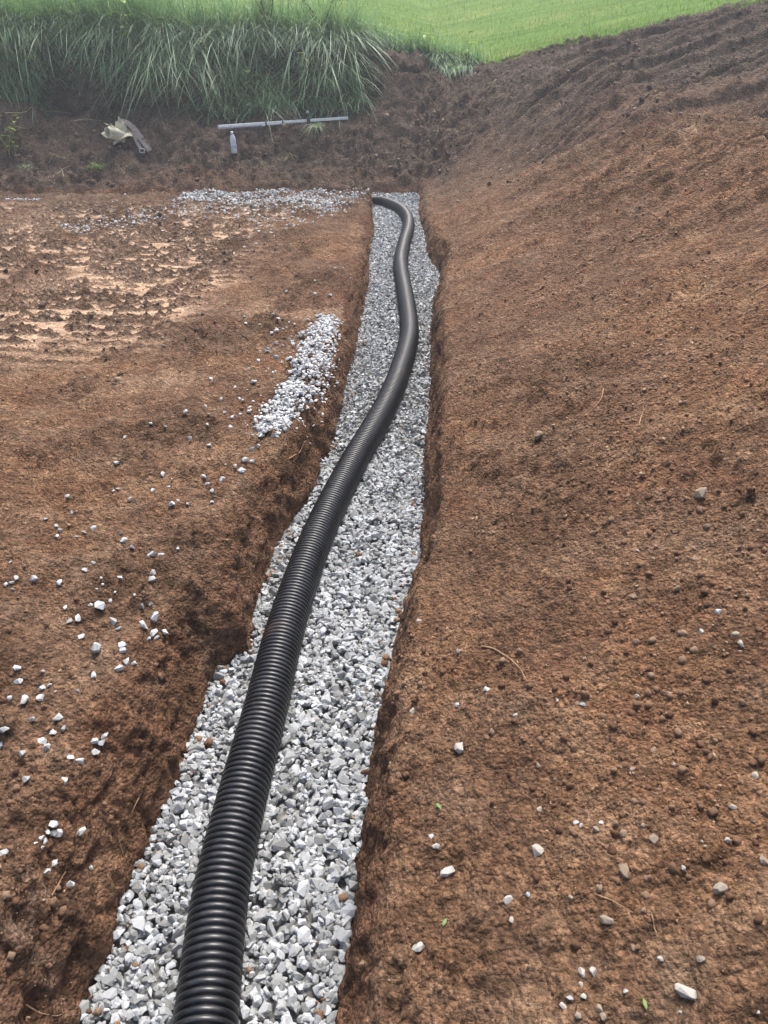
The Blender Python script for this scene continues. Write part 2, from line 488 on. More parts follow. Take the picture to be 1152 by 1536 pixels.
def mat_clod():
    m, N, Lk, P = new_mat('clod')
    co = N.new('ShaderNodeTexCoord').outputs['Object']
    r = island_random(N, Lk)
    c = ramp(N, Lk, r, [(0.0, (.185, .10, .06)), (.4, (.26, .15, .092)), (.75, (.33, .205, .13)), (1.0, (.42, .30, .21))])
    n = noise(N, Lk, co, 130, 5, .7)
    c = mix(N, Lk, c, ramp(N, Lk, n, [(.3, .6), (.5, 1.0), (.7, 1.3)]), .8, 'MULTIPLY')
    Lk.new(c, P.inputs['Base Color'])
    P.inputs['Roughness'].default_value = .95
    P.inputs['Specular IOR Level'].default_value = .12
    Lk.new(bump(N, Lk, noise(N, Lk, co, 260, 5, .7), .8, .006), P.inputs['Normal'])
    return m
M_clod = mat_clod()

def mat_pipe():
    m, N, Lk, P = new_mat('black_plastic')
    co = N.new('ShaderNodeTexCoord').outputs['Object']
    geo = N.new('ShaderNodeNewGeometry')
    n = noise(N, Lk, co, 9, 5, .65)
    c = ramp(N, Lk, n, [(.35, (.008, .009, .011)), (.6, (.012, .0135, .016)), (.8, (.022, .022, .023))])
    # dust settled on upward faces
    sep = N.new('ShaderNodeSeparateXYZ'); Lk.new(geo.outputs['Normal'], sep.inputs[0])
    up = ramp(N, Lk, sep.outputs['Z'], [(.55, 0.0), (1.0, 1.0)])
    du = math_n(N, Lk, 'MULTIPLY', up, ramp(N, Lk, noise(N, Lk, co, 26, 6, .7), [(.45, 0.0), (.8, .22)]))
    c = mix(N, Lk, c, (.16, .155, .15), du)
    mud = ramp(N, Lk, noise(N, Lk, co, 3.2, 6, .7, .4), [(.60, 0.0), (.72, .45)])
    c = mix(N, Lk, c, (.10, .062, .04), mud)
    sp = noise(N, Lk, co, 240, 2, .5)
    c = mix(N, Lk, c, (.32, .30, .28), math_n(N, Lk, 'MULTIPLY', math_n(N, Lk, 'GREATER_THAN', sp, .745), .5))
    Lk.new(c, P.inputs['Base Color'])
    Lk.new(ramp(N, Lk, n, [(.3, .32), (.7, .46)]), P.inputs['Roughness'])
    P.inputs['Specular IOR Level'].default_value = .5
    return m
M_pipe = mat_pipe()
M_grass = mat_leaf('bank_grass_blade', [(0.0, (.075, .15, .08)), (.4, (.18, .31, .17)), (.75, (.30, .45, .27)), (.93, (.40, .52, .34)), (1.0, (.50, .48, .32))], .22, .42)
M_field = mat_leaf('field_grass_blade', [(0.0, (.09, .17, .03)), (.5, (.16, .275, .055)), (1.0, (.26, .37, .10))], .3, .5)
M_straw = mat_simple('dry_straw', (.42, .34, .19), .8, .3, 30)
M_root = mat_simple('root_fibre', (.30, .19, .115), .9, .35, 60)
M_leafb = mat_leaf('broad_leaf', [(0.0, (.09, .17, .04)), (.6, (.20, .32, .08)), (1.0, (.36, .44, .12))], .3, .5)

def mat_field_ground():
    m, N, Lk, P = new_mat('field_turf')
    co = N.new('ShaderNodeTexCoord').outputs['Object']
    mp = N.new('ShaderNodeMapping'); Lk.new(co, mp.inputs['Vector'])
    mp.inputs['Rotation'].default_value = (0, 0, R(12)); mp.inputs['Scale'].default_value = (.25, 2.6, 1)
    rows = noise(N, Lk, mp.outputs[0], 1.0, 4, .55)
    fine = noise(N, Lk, co, 16, 6, .7)
    c = ramp(N, Lk, fine, [(.3, (.075, .145, .025)), (.55, (.14, .25, .045)), (.75, (.22, .33, .08))])
    c = mix(N, Lk, c, ramp(N, Lk, rows, [(.35, .80), (.6, 1.10)]), 1.0, 'MULTIPLY')
    c = mix(N, Lk, c, (.30, .33, .10), ramp(N, Lk, noise(N, Lk, co, .7, 6, .65), [(.5, 0.0), (.72, .6)]))
    Lk.new(c, P.inputs['Base Color'])
    P.inputs['Roughness'].default_value = .9
    P.inputs['Specular IOR Level'].default_value = .1
    Lk.new(bump(N, Lk, fine, 1.0, .08), P.inputs['Normal'])
    return m
M_turf = mat_field_ground()

# ------------------------------------------------------------------ ground
def ground_grid(Y, counts):
    nr = len(Y)
    L, Rr = Ledge(Y), Redge(Y)
    W = 1.4 + 0.72 * np.maximum(Y, 0)
    segs = []
    def seg(a, b, n):
        u = np.linspace(0, 1, n, endpoint=False)
        segs.append(a[:, None] + (b - a)[:, None] * u[None])
    a0 = -W - 0.2; a1 = L - 0.36; a2 = L + 0.004; a3 = Rr - 0.004; a4 = Rr + 0.30; a5 = W + .4
    for p, q, n in zip((a0, a1, a2, a3, a4), (a1, a2, a3, a4, a5), counts): seg(p, q, n)
    X = np.concatenate(segs + [a5[:, None]], axis=1)
    nc = X.shape[1]
    YY = np.repeat(Y[:, None], nc, 1)
    z, top, smear, dark, dust, steep = terrain(X, YY, masks=True)
    V = np.stack([X, YY, z], -1)
    # torn sideways relief on steep faces
    steepm = steep * (YY < 12.6)
    V[..., 0] += steepm * 0.018 * vnoise(YY * 14, z * 16, 5) + steepm * 0.010 * vnoise(YY * 40, z * 44, 6)
    V[..., 1] += steepm * 0.010 * vnoise(X * 14, z * 16, 7)
    # overhanging, gullied bank face at the back
    face = sstep(13.8, 14.0, YY) * sstep(14.5, 14.25, YY) * sstep(1.2, .6, X)
    V[..., 1] += face * (0.16 * vnoise(X * 2.2, z * .8, 8) + .06 * vnoise(X * 7, z * 5, 9) + .03 * vnoise(X * 19, z * 16, 10))
    idx = np.arange(nr * nc).reshape(nr, nc)
    F = np.stack([idx[:-1, :-1], idx[:-1, 1:], idx[1:, 1:], idx[1:, :-1]], -1).reshape(-1, 4)
    return V.reshape(-1, 3), F, [q.ravel() for q in (top, smear, np.clip(dark, 0, 1), dust, steep)]

def build_ground():
    ys = 1.6 / np.tan(np.radians(np.arange(76, 18.6, -0.12)))
    near = np.concatenate([np.arange(-1.2, ys[0] - .01, .05), ys])
    far = np.concatenate([np.arange(near[-1] - .04, 11.9, 0.028), np.arange(11.9, 14.7, 0.017), np.arange(14.75, 16.4, .12)])
    V1, F1, A1 = ground_grid(near, (175, 85, 10, 75, 230))
    V2, F2, A2 = ground_grid(far, (350, 50, 10, 45, 400))
    V2[:len(V2) // len(far) * 1, 2] -= .004
    names = ('topsoil', 'smear', 'dark', 'dust', 'steep')
    me = mesh_np('ground', np.concatenate([V1, V2]), np.concatenate([F1, F2 + len(V1)]), M_soil, True,
                 {n: np.concatenate([p, q]) for n, p, q in zip(names, A1, A2)})
    tag(obj('ground', me), 'bare brown excavated ground with pad, trench and raked slope', None, None, 'structure')
build_ground()

def field_edge(x):
    return YE + 0.02 + 0.26 * fbm(np.asarray(x, float), np.asarray(x, float) * 0, 1.1, 5, 14, .65) + 0.25 * sstep(1.0, 0.0, x)

def build_field():
    xs = np.concatenate([np.arange(-50, -10, 2.0), np.arange(-10, 16, .12), np.arange(16, 59, 2.5)])
    s = np.concatenate([np.arange(0, 2, .06), np.arange(2, 14, .3), np.arange(14, 54, 4)])
    X = np.repeat(xs[None], len(s), 0)
    Y = field_edge(xs)[None] + s[:, None]
    Z = natural(X, Y) + 0.03 * sstep(0, .12, s)[:, None] - .03 + .015 * fbm(X, Y, 2.2, 3, 15)
    idx = np.arange(X.size).reshape(X.shape)
    F = np.stack([idx[:-1, :-1], idx[:-1, 1:], idx[1:, 1:], idx[1:, :-1]], -1).reshape(-1, 4)
    o = obj('field', mesh_np('field', np.stack([X, Y, Z], -1).reshape(-1, 3), F, M_turf))
    tag(o, 'bright green grass field rising beyond the cut', None, None, 'structure')
build_field()

# ------------------------------------------------------------------ stones
def hull_variant(seed, npts=12, ax=(1, .75, .6), boxy=.5):
    r = np.random.default_rng(seed)
    p = r.normal(size=(npts, 3))
    p /= np.linalg.norm(p, axis=1)[:, None]
    q = p / np.max(np.abs(p), axis=1)[:, None]
    p = p * (1 - boxy) + q * boxy * .8
    p *= np.array(ax) * r.uniform(.85, 1.15, 3) * r.uniform(.85, 1.1, (npts, 1))
    bm = bmesh.new()
    for v in p: bm.verts.new(v)
    res = bmesh.ops.convex_hull(bm, input=bm.verts)
    junk = [v for v in bm.verts if not v.link_faces]
    if junk: bmesh.ops.delete(bm, geom=junk, context='VERTS')
    bmesh.ops.delete(bm, geom=[f for f in bm.faces if not all(e.is_manifold for e in f.edges) and sum(e.is_manifold for e in f.edges) == 0], context='FACES')
    bmesh.ops.recalc_face_normals(bm, faces=bm.faces)
    bm.verts.index_update()
    V = np.array([v.co[:] for v in bm.verts]); F = np.array([[v.index for v in f.verts] for f in bm.faces])
    bm.free()
    V -= V.mean(0)
    return V, F
NV = 28
VAR = [hull_variant(100 + i, random.choice([13, 15, 17, 19]), (1, random.uniform(.66, .95), random.uniform(.52, .8)), random.uniform(.15, .6)) for i in range(NV)]
def clod_variant(seed):
    V, F = hull_variant(seed, 9, (1, .85, .75), .1)
    return V, F
CVAR = [clod_variant(500 + i) for i in range(16)]

def rots(n, tilt=.5, r=rng):
    """random rotations, mostly lying flat: yaw, then a tilt"""
    yaw = r.uniform(0, 2 * math.pi, n); ax = r.uniform(0, 2 * math.pi, n); tl = np.abs(r.normal(0, tilt, n))
    M = np.zeros((n, 3, 3))
    c, s = np.cos(yaw), np.sin(yaw)
    M[:, 0, 0] = c; M[:, 0, 1] = -s; M[:, 1, 0] = s; M[:, 1, 1] = c; M[:, 2, 2] = 1
    kx, ky = np.cos(ax), np.sin(ax)
    K = np.zeros((n, 3, 3)); K[:, 0, 2] = ky; K[:, 1, 2] = -kx; K[:, 2, 0] = -ky; K[:, 2, 1] = kx
    T = np.eye(3)[None] + np.sin(tl)[:, None, None] * K + (1 - np.cos(tl))[:, None, None] * (K @ K)
    return T @ M

def batch(name, pos, scale, rot, vid, variants, mat, smooth=False):
    VS, FS, off = [], [], 0
    for k in range(len(variants)):
        s = np.where(vid == k)[0]
        if not len(s): continue
        V, F = variants[k]
        W = np.einsum('nij,vj->nvi', rot[s], V) * scale[s][:, None, None] + pos[s][:, None, :]
        VS.append(W.reshape(-1, 3))
        FS.append((F[None] + (off + np.arange(len(s)) * len(V))[:, None, None]).reshape(-1, 3))
        off += len(s) * len(V)
    return mesh_np(name, np.concatenate(VS), np.concatenate(FS), mat, smooth)

STONE_ME = [mesh_np('stone', V, F, M_stone, False) for V, F in VAR]
LOOSE_ME = [mesh_np('loose_stone', V, F, M_loose, False) for V, F in VAR]
RVAR = [hull_variant(900 + i, 30, (1, random.uniform(.65, .9), random.uniform(.5, .75)), random.uniform(.3, .7)) for i in range(NV)]
ROCK_ME = [mesh_np('rock', V, F, M_rock, False) for V, F in RVAR]
FVAR = [hull_variant(300 + i, 9, (1, random.uniform(.66, .95), random.uniform(.52, .8)), .4) for i in range(NV)]
def lump_mesh(seed):
    bm = bmesh.new(); bmesh.ops.create_icosphere(bm, subdivisions=2, radius=1)
    r = np.random.default_rng(seed); ax = r.uniform(.65, 1.1, 3); ph = r.uniform(0, 9, 3)
    for v in bm.verts:
        c = np.array(v.co[:])
        k = 1 + .22 * math.sin(3.1 * c[0] + ph[0]) * math.cos(2.7 * c[1] + ph[1]) + .16 * math.sin(5.3 * c[2] + 4.1 * c[0] + ph[2]) + r.normal(0, .13)
        v.co = Vector(c * k * ax)
    bm.verts.index_update()
    V = np.array([v.co[:] for v in bm.verts]); F = np.array([[v.index for v in f.verts] for f in bm.faces]); bm.free()
    return mesh_np('soil_clod', V, F, M_clod, True)
CLOD_ME = [lump_mesh(700 + i) for i in range(16)]

def place(name, me, pos, scale, rot, parent=None):
    o = obj(name, me, parent)
    o.matrix_world = Matrix.Translation(Vector(pos)) @ Matrix([list(r) for r in rot]).to_4x4() @ Matrix.Scale(scale, 4)
    return o

# ------------------------------------------------------------------ pipe path
PIPE_R = 0.074
pipe_px = [(296, 1625), (308, 1536), (331, 1340), (362, 1200), (394, 1080), (433, 926), (478, 800), (527, 700), (562, 640), (583, 600),
           (599, 560), (611, 520), (614, 492), (609, 450), (602, 410), (601, 390), (606, 366), (612, 345), (612, 330), (604, 317),
           (588, 308), (566, 302)]
pp = [on_floor(px, py, .058) for px, py in pipe_px]
pp = [pp[0] + (pp[0] - pp[1]) * 2.2] + pp
pp.append(pp[-1] + np.array([-.45, .02, -.01])); pp.append(pp[-1] + np.array([-.9, .0, -.01]))
def catmull(P, step):
    out = []
    P = [P[0] * 2 - P[1]] + list(P) + [P[-1] * 2 - P[-2]]
    for i in range(1, len(P) - 2):
        p0, p1, p2, p3 = P[i - 1:i + 3]
        for u in np.linspace(0, 1, 60, endpoint=False):
            out.append(.5 * (2 * p1 + (p2 - p0) * u + (2 * p0 - 5 * p1 + 4 * p2 - p3) * u * u + (3 * p1 - p0 - 3 * p2 + p3) * u ** 3))
    out = np.array(out)
    # smooth kinks, then resample evenly
    for _ in range(25):
        out[1:-1] = .25 * out[:-2] + .5 * out[1:-1] + .25 * out[2:]
    s = np.concatenate([[0], np.cumsum(np.linalg.norm(np.diff(out, axis=0), axis=1))])
    q = np.arange(0, s[-1], step)
    return np.stack([np.interp(q, s, out[:, k]) for k in range(3)], -1), q
PATH, PS = catmull(pp, .02)

def build_pipe():
    pitch = 0.0195
    prof = [(0.0, .875), (.10, .875), (.18, .96), (.27, .994), (.54, 1.003), (.80, .994), (.90, .95)]
    total = PS[-1] - .02
    n = int(total / pitch)
    s = np.array([k * pitch + a * pitch for k in range(n) for a, _ in prof])
    rad = np.array([b for k in range(n) for _, b in prof]) * PIPE_R
    C = np.stack([np.interp(s, PS, PATH[:, k]) for k in range(3)], -1)
    Tn = np.gradient(C, axis=0)
    # tangents from the smooth path
    TP = np.gradient(PATH, axis=0)
    for _ in range(4): TP[1:-1] = .25 * TP[:-2] + .5 * TP[1:-1] + .25 * TP[2:]
    Tn = np.stack([np.interp(s, PS, TP[:, k]) for k in range(3)], -1)
    Tn /= np.linalg.norm(Tn, axis=1)[:, None]
    side = np.cross(Tn, [0, 0, 1.0]); side /= np.linalg.norm(side, axis=1)[:, None]
    up = np.cross(side, Tn)
    K = 26
    th = np.linspace(0, 2 * math.pi, K, endpoint=False)
    V = C[:, None] + rad[:, None, None] * (np.cos(th)[None, :, None] * side[:, None] + np.sin(th)[None, :, None] * up[:, None])
    m = len(s)
    idx = np.arange(m * K).reshape(m, K)
    nx = np.roll(idx, -1, 1)
    F = np.stack([idx[:-1], nx[:-1], nx[1:], idx[1:]], -1).reshape(-1, 4)
    o = obj('drain_pipe', mesh_np('drain_pipe', V.reshape(-1, 3), F, M_pipe, True))
    tag(o, 'long black corrugated plastic drain pipe winding along the gravel trench', 'pipe')
build_pipe()

# ------------------------------------------------------------------ gravel bed
def build_gravel():
    ys = np.concatenate([np.arange(-.6, 12.25, .05)])
    # underlying sheet of packed fines
    xs_u = np.linspace(-.03, 1.03, 10)
    L, Rr = Ledge(ys), Redge(ys)
    L2 = np.where(ys > Y_B0 - .1, L - 9.0, L)
    X = L2[:, None] + (Rr - L2)[:, None] * xs_u[None]
    Y = np.repeat(ys[:, None], 10, 1)
    Z = floor_z(Y) - .012 + .008 * fbm(X, Y, 9, 3, 3)
    idx = np.arange(X.size).reshape(X.shape)
    F = np.stack([idx[:-1, :-1], idx[:-1, 1:], idx[1:, 1:], idx[1:, :-1]], -1).reshape(-1, 4)
    bed = obj('gravel_bed', mesh_np('gravel_bed', np.stack([X, Y, Z], -1).reshape(-1, 3), F,
                                    mat_simple('stone_fines', (.20, .20, .19), .95, .4, 60, .006)))
    tag(bed, 'bed of pale grey crushed stone filling the trench floor', None, None, 'structure')
    # settle stones one after another on a height map
    cell = .006
    x0, x1, y0, y1 = -1.15, 1.0, -.5, 12.2
    H = np.full((int((x1 - x0) / cell), int((y1 - y0) / cell)), 0.0)
    gy = y0 + (np.arange(H.shape[1]) + .5) * cell
    H[:] = (floor_z(gy) - .02)[None]
    n = 66000
    Y = np.where(rng.uniform(size=n) < .40, rng.uniform(.3, 3.6, n), rng.uniform(3.4, y1 - .05, n))
    L, Rr = Ledge(Y), Redge(Y)
    back = (Y > Y_B0)
    lo = np.where(back, -1.1, L - .012); hi = Rr + .012
    X = lo + (hi - lo) * rng.uniform(0, 1, n)
    wkeep = rng.uniform(0, 1, n) < (hi - lo) / np.where(back, 1.75, .78)
    size = np.clip(rng.lognormal(math.log(.0122), .34, n), .006, .028) * (1 + .02 * np.maximum(Y - 3, 0))
    # distance to the pipe's centre line
    d2 = np.full(n, 9.0)
    for a in range(0, n, 2000):
        dd = (X[a:a + 2000, None] - PATH[None, ::2, 0]) ** 2 + (Y[a:a + 2000, None] - PATH[None, ::2, 1]) ** 2
        d2[a:a + 2000] = dd.min(1)
    dp = np.sqrt(d2)
    keep = wkeep & (dp > .05 + size * .55)
    X, Y, size, dp = X[keep], Y[keep], size[keep], dp[keep]
    n = len(X)
    vid = rng.integers(0, NV, n)
    rot = rots(n, .55)
    thick = np.array([np.ptp(VAR[v][0][:, 2]) for v in vid]) * size
    Zs = np.zeros(n)
    for i in range(n):
        r = size[i] * .75
        a, b = int((X[i] - r - x0) / cell), int((X[i] + r - x0) / cell) + 1
        c, d = int((Y[i] - r - y0) / cell), int((Y[i] + r - y0) / cell) + 1
        sub = H[max(a, 0):b, max(c, 0):d]
        if sub.size == 0: continue
        g = sub.mean() * .65 + sub.max() * .35
        zc = g + thick[i] * .36
        lim = floor_z(Y[i]) + .018 + (.008 if dp[i] < .14 else 0)
        if zc > lim: zc = lim - rng.uniform(0, .02)
        Zs[i] = zc
        np.maximum(sub, zc + thick[i] * .30, out=sub)
    pos = np.stack([X, Y, Zs], -1)
    # hidden ones are dropped
    a = np.clip(((X - x0) / cell).astype(int), 0, H.shape[0] - 1); b = np.clip(((Y - y0) / cell).astype(int), 0, H.shape[1] - 1)
    cover = H[a, b] - (Zs + thick * .3)
    vis = cover < .012
    # the stones that show largest become separate parts
    ang = np.arctan2(CAM_H - Zs, Y)
    pyp = 768 + FPX * np.tan(ang - PITCH)
    dep = Y * math.cos(PITCH) + (CAM_H - Zs) * math.sin(PITCH)
    pxp = 576 + FPX * X / dep
    infr = (pyp < 1525) & (pxp > 5) & vis & (cover < .004)
    score = np.where(infr, size / dep, -1)
    order = np.argsort(-score)[:300]
    ind = np.zeros(n, bool); ind[order] = True
    for i in order:
        place('stone', STONE_ME[vid[i]], pos[i], size[i], rot[i], bed)
    s = vis & ~ind
    vv = np.where(Y > 3.2, vid + NV, vid)
    fill = obj('stone_fill', batch('stone_fill', pos[s], size[s], rot[s], vv[s], VAR + FVAR, M_stone), bed)
    tag(fill, None, None, None, 'stuff')
build_gravel()

# ------------------------------------------------------------------ gravel spilled on the pad
def spill(name, label, spine, width, count, smin_, smax_, extra=.25, heap=.0):
    """spine: list of (px,py); stones dropped round it"""
    P = np.array([hit(*p) for p in spine])
    s = np.concatenate([[0], np.cumsum(np.linalg.norm(np.diff(P[:, :2], axis=0), axis=1))])
    u = rng.uniform(0, s[-1], count)
    cx, cy = np.interp(u, s, P[:, 0]), np.interp(u, s, P[:, 1])
    wd = np.interp(u, s, width)
    off = np.where(rng.uniform(size=count) < extra, rng.normal(0, 1.0, count), rng.uniform(-.55, .55, count))
    tx, ty = np.gradient(P[:, 0]), np.gradient(P[:, 1])
    tl = np.hypot(tx, ty); tx /= tl; ty /= tl
    nx_, ny_ = -np.interp(u, s, ty), np.interp(u, s, tx)
    X = cx + nx_ * off * wd + rng.normal(0, .015, count); Y = cy + ny_ * off * wd + rng.normal(0, .015, count)
    ok = (X < Ledge(Y) - .03) & (Y < Y_B0 - .02)
    X, Y, off = X[ok], Y[ok], off[ok]
    n = len(X)
    size = np.clip(rng.lognormal(math.log((smin_ * smax_) ** .5), .3, n), smin_ * .7, smax_ * 1.2)
    Z = terrain(X, Y) + size * .28 + heap * np.maximum(0, 1 - np.abs(off) * 1.6) * rng.uniform(0, 1, n)
    vid = rng.integers(0, NV, n)
    o = obj(name, batch(name, np.stack([X, Y, Z], -1), size, rots(n, .35), vid, VAR, M_loose))
    tag(o, label, None, None, 'stuff')
spill('gravel_heap', 'narrow heap of pale crushed stone spilled along the pad rim above the pipe',
      [(492, 478), (478, 515), (462, 555), (446, 590), (424, 625), (400, 655)], [.13, .20, .19, .17, .15, .10], 2100, .0085, .016, .14, .022)
spill('gravel_spill', 'thin sheet of pale crushed stone along the pad edge before the dark bank',
      [(270, 297), (400, 296), (470, 297), (540, 300)], [.4, .8, 1.3, 1.9], 3000, .010, .020, .35, .045)
spill('gravel_trail', 'loose trail of pale crushed stone crossing the tracked pad',
      [(95, 342), (180, 330), (270, 318), (350, 310), (430, 304), (530, 310)], [.25, .5, .6, .7, .8, .8], 1300, .010, .018, .45)
spill('gravel_scrap', 'thin line of pale stone on the pad edge below the leafy weed',
      [(5, 299), (30, 299), (60, 299)], [.06, .06, .05], 60, .012, .018, .3)

# single loose stones: (x, y, length) read off the photograph's enlarged crops
def crop(lst, ox, oy, sc):
    return [(ox + a / sc, oy + b / sc, c / sc) for a, b, c in lst]
LA = crop([(480,47,26),(668,92,20),(707,113,15),(625,157,20),(695,141,20),(466,156,18),(485,149,20),(280,181,24),(535,196,24),(731,198,22),
 (708,218,30),(773,210,14),(873,160,26),(873,206,24),(840,104,28),(853,130,20),(915,117,30),(998,80,28),(1010,32,28),(1040,38,22),
 (968,56,22),(927,50,12),(295,249,20),(192,277,24),(234,302,20),(246,318,20),(236,346,28),(315,345,20),(349,330,22),(386,314,30),
 (498,334,22),(509,364,36),(545,394,22),(628,426,42),(660,419,30),(733,398,18),(384,456,28),(351,483,24),(43,450,18),(70,517,30),
 (140,522,38),(49,535,26),(27,545,20),(56,567,24),(249,543,32),(417,519,18),(493,515,22),(631,502,34),(628,526,32),(425,544,14),
 (400,562,12),(474,577,14),(555,588,18),(372,628,22),(401,620,28),(417,632,46),(456,615,24),(268,637,26),(588,635,30),(621,627,26),
 (322,685,40),(289,697,34),(253,697,14),(468,699,46),(488,726,34),(640,688,46),(594,716,46),(632,748,44),(644,768,36),(681,743,32),
 (612,769,18),(338,757,32),(400,810,60),(501,795,40),(508,818,32),(522,866,40),(488,895,40),(550,870,28),(387,919,32),(71,890,42),
 (180,898,18),(77,945,38),(171,974,32),(207,958,20),(230,985,16),(42,1018,28),(103,1021,44),(171,1012,34),(321,982,20),(134,1098,24),
 (246,1098,42),(22,1146,44),(223,1153,28),(263,1138,28),(434,1173,28),(393,1190,32),(418,1204,34),(172,1195,44),(193,1219,42),
 (6,1208,30),(509,1108,18)], 0, 680, 2.743)
LA += crop([(398,146,36),(97,140,32),(293,160,30),(330,178,40),(110,253,36),(271,260,48),(228,440,40),(198,464,34),(225,474,32),(248,472,44),
 (296,476,40),(339,472,42),(174,495,34),(147,518,26),(185,512,36),(177,536,24),(228,600,32),(196,630,36),(377,613,22),(292,684,34),(20,561,44)],
 0, 1080, 2.743)
LA += crop([(558,700,18),(568,779,20),(627,800,18),(453,732,12),(497,747,12),(375,775,14),(349,854,18),(622,737,14),(736,843,18),(757,846,14),
 (727,878,18),(705,861,12),(755,812,20),(775,800,14),(665,660,14),(635,603,12),(761,608,18),(738,437,16),(780,437,10),(733,413,10),
 (820,411,12),(836,421,14),(828,456,14),(850,453,10),(956,266,8),(1005,268,8),(1028,267,8),(986,229,8),(946,307,8),(991,348,12),
 (947,344,10),(933,340,8),(860,339,10),(878,495,16),(748,570,10),(805,569,10),(742,633,10),(728,664,14),(747,697,14),(254,594,10),
 (431,499,8),(786,685,16),(766,716,14),(675,700,12),(488,886,10)], 0, 270, 2.0)
RA = crop([(735,722,32),(568,795,40),(605,793,36),(793,375,34),(1137,449,40),(727,157,26),(433,147,24),(614,343,26),(760,332,20),(887,464,20),
 (1042,275,26),(1112,175,26),(859,140,20),(1025,376,28),(945,383,20),(112,399,24),(98,368,20),(531,562,22),(400,550,18),
 (349,630,24),(484,188,18),(565,333,24),(552,325,20),(940,755,26),(815,748,24),(556,930,34),(510,900,30),(573,870,30),(531,877,26),
 (623,908,24),(637,933,26),(566,830,24),(1117,922,14),(875,921,14),(707,852,24),(628,324,16)], 600, 1080, 2.087)
RA += crop([(58,651,24),(183,746,22),(47,776,14),(735,129,20),(994,625,30),(944,687,24),(740,546,22),(744,433,14),(711,478,18),
 (743,887,26),(842,884,24),(572,912,24),(271,868,26),(493,900,14),(985,737,24),(180,916,24),(38,936,20),(361,951,24)], 600, 620, 2.087)

_vlen = [max(np.ptp(V[:, 0]), np.ptp(V[:, 1])) for V, F in VAR]
def put_stone(px, py, ln, name, meshes, tilt=.3, sink=.22, lim=(.004, .05)):
    p = hit(px, py)
    dep = p[1] * math.cos(PITCH) + (CAM_H - p[2]) * math.sin(PITCH)
    k = random.randrange(NV)
    s = float(np.clip(ln * dep / FPX / _vlen[k] * (.8 if meshes is ROCK_ME else .95), *lim))
    rt = rots(1, tilt)[0]
    hgt = np.ptp((VAR[k][0] @ rt.T)[:, 2]) * s
    o = place(name, meshes[k], p + np.array([0, 0, hgt * (.5 - sink)]), s, rt)
    return o, p
def kin(P, r):
    P = np.array(P)[:, :2]
    d = np.hypot(P[:, None, 0] - P[None, :, 0], P[:, None, 1] - P[None, :, 1]); np.fill_diagonal(d, 9)
    return d.min(1) < r
LOOSE = []
for q in LA:
    o, p = put_stone(*q, 'loose_stone', LOOSE_ME)
    LOOSE.append((o, p))
for (o, p), c in zip(LOOSE, kin([p for _, p in LOOSE], .055)):
    big = max(o.scale) > .0125
    w1 = ('large pale crushed stone' if big else 'small pale stone chip')
    w2 = ('in a little cluster' if c else 'lying by itself')
    w3 = ('on the pad shoulder' if p[1] < 2.4 else 'around the spilled gravel heap')
    tag(o, w1 + ' ' + w2 + ' ' + w3, 'stone', 'stones loose on the pad shoulder' if p[1] < 2.4 else 'stones scattered on the tracked pad')
for q in RA:
    o, p = put_stone(*q, 'slope_stone', LOOSE_ME if random.random() < .2 else ROCK_ME, .3, .34)
    clean = o.data.name.startswith('loose')
    tag(o, ('clean white little stone' if clean else 'dusty brownish little stone') + (' lying on the crumbly lower slope' if p[1] < 1.25 else ' half sunk in the smoother middle slope'), 'stone', 'small stones on the raked slope')
for q, lab in ((((600 + 430 / 2.087, 1080 + 413 / 2.087, 30)), 'long pale rock with dark flecked end lying on the clods of the slope'),
               ((600 + 700 / 2.087, 1080 + 479 / 2.087, 25), 'rough white rock with crumbs around it on the slope'),
               ((600 + 644 / 2.087, 1080 + 632 / 2.087, 32), 'flat white rock beside a thin root on the slope'),
               ((600 + 339 / 2.087, 1080 + 565 / 2.087, 25), 'blocky white rock standing upright among clods of the slope'),
               ((600 + 1000 / 2.087, 1080 + 532 / 2.087, 26), 'square grey and white rock half buried in the slope'),
               ((600 + 893 / 2.087, 1080 + 855 / 2.087, 30), 'smooth blue grey rock with flat face on the slope'),
               ((600 + 57 / 2.087, 1080 + 714 / 2.087, 20), 'grey brown rock at the slope edge beside the trench rim'),
               ((600 + 145 / 2.087, 1080 + 480 / 2.087, 25), 'dusty speckled rock crusted with soil on the trench rim'),
               ((600 + 436 / 2.087, 1080 + 285 / 2.087, 16), 'small dark grey rock in a hollow of the slope'),
               ((600 + 183 / 2.087, 1080 + 90 / 2.087, 20), 'tan oval rock lying above the trench rim'),
               ((600 + 977 / 2.087, 1080 + 117 / 2.087, 15), 'round dark grey pebble among many brown clods'),
               ((600 + 937 / 2.087, 620 + 260 / 2.087, 22), 'flat cream rock capping a clump of dark clods'),
               ((600 + 432 / 2.087, 620 + 76 / 2.087, 15), 'cream stone perched on a brown lump of soil'),
               ((600 + 1047 / 2.087, 620 + 696 / 2.087, 18), 'tan rock touching another tan rock on the slope'),
               ((600 + 1066 / 2.087, 620 + 726 / 2.087, 17), 'tan rock just below its tan twin on the slope'),
               ((934, 200, 7), 'tiny white stone alone high on the dark ridged slope')):
    o, p = put_stone(*q, 'slope_rock', ROCK_ME, .35, .32)
    tag(o, lab, 'rock')

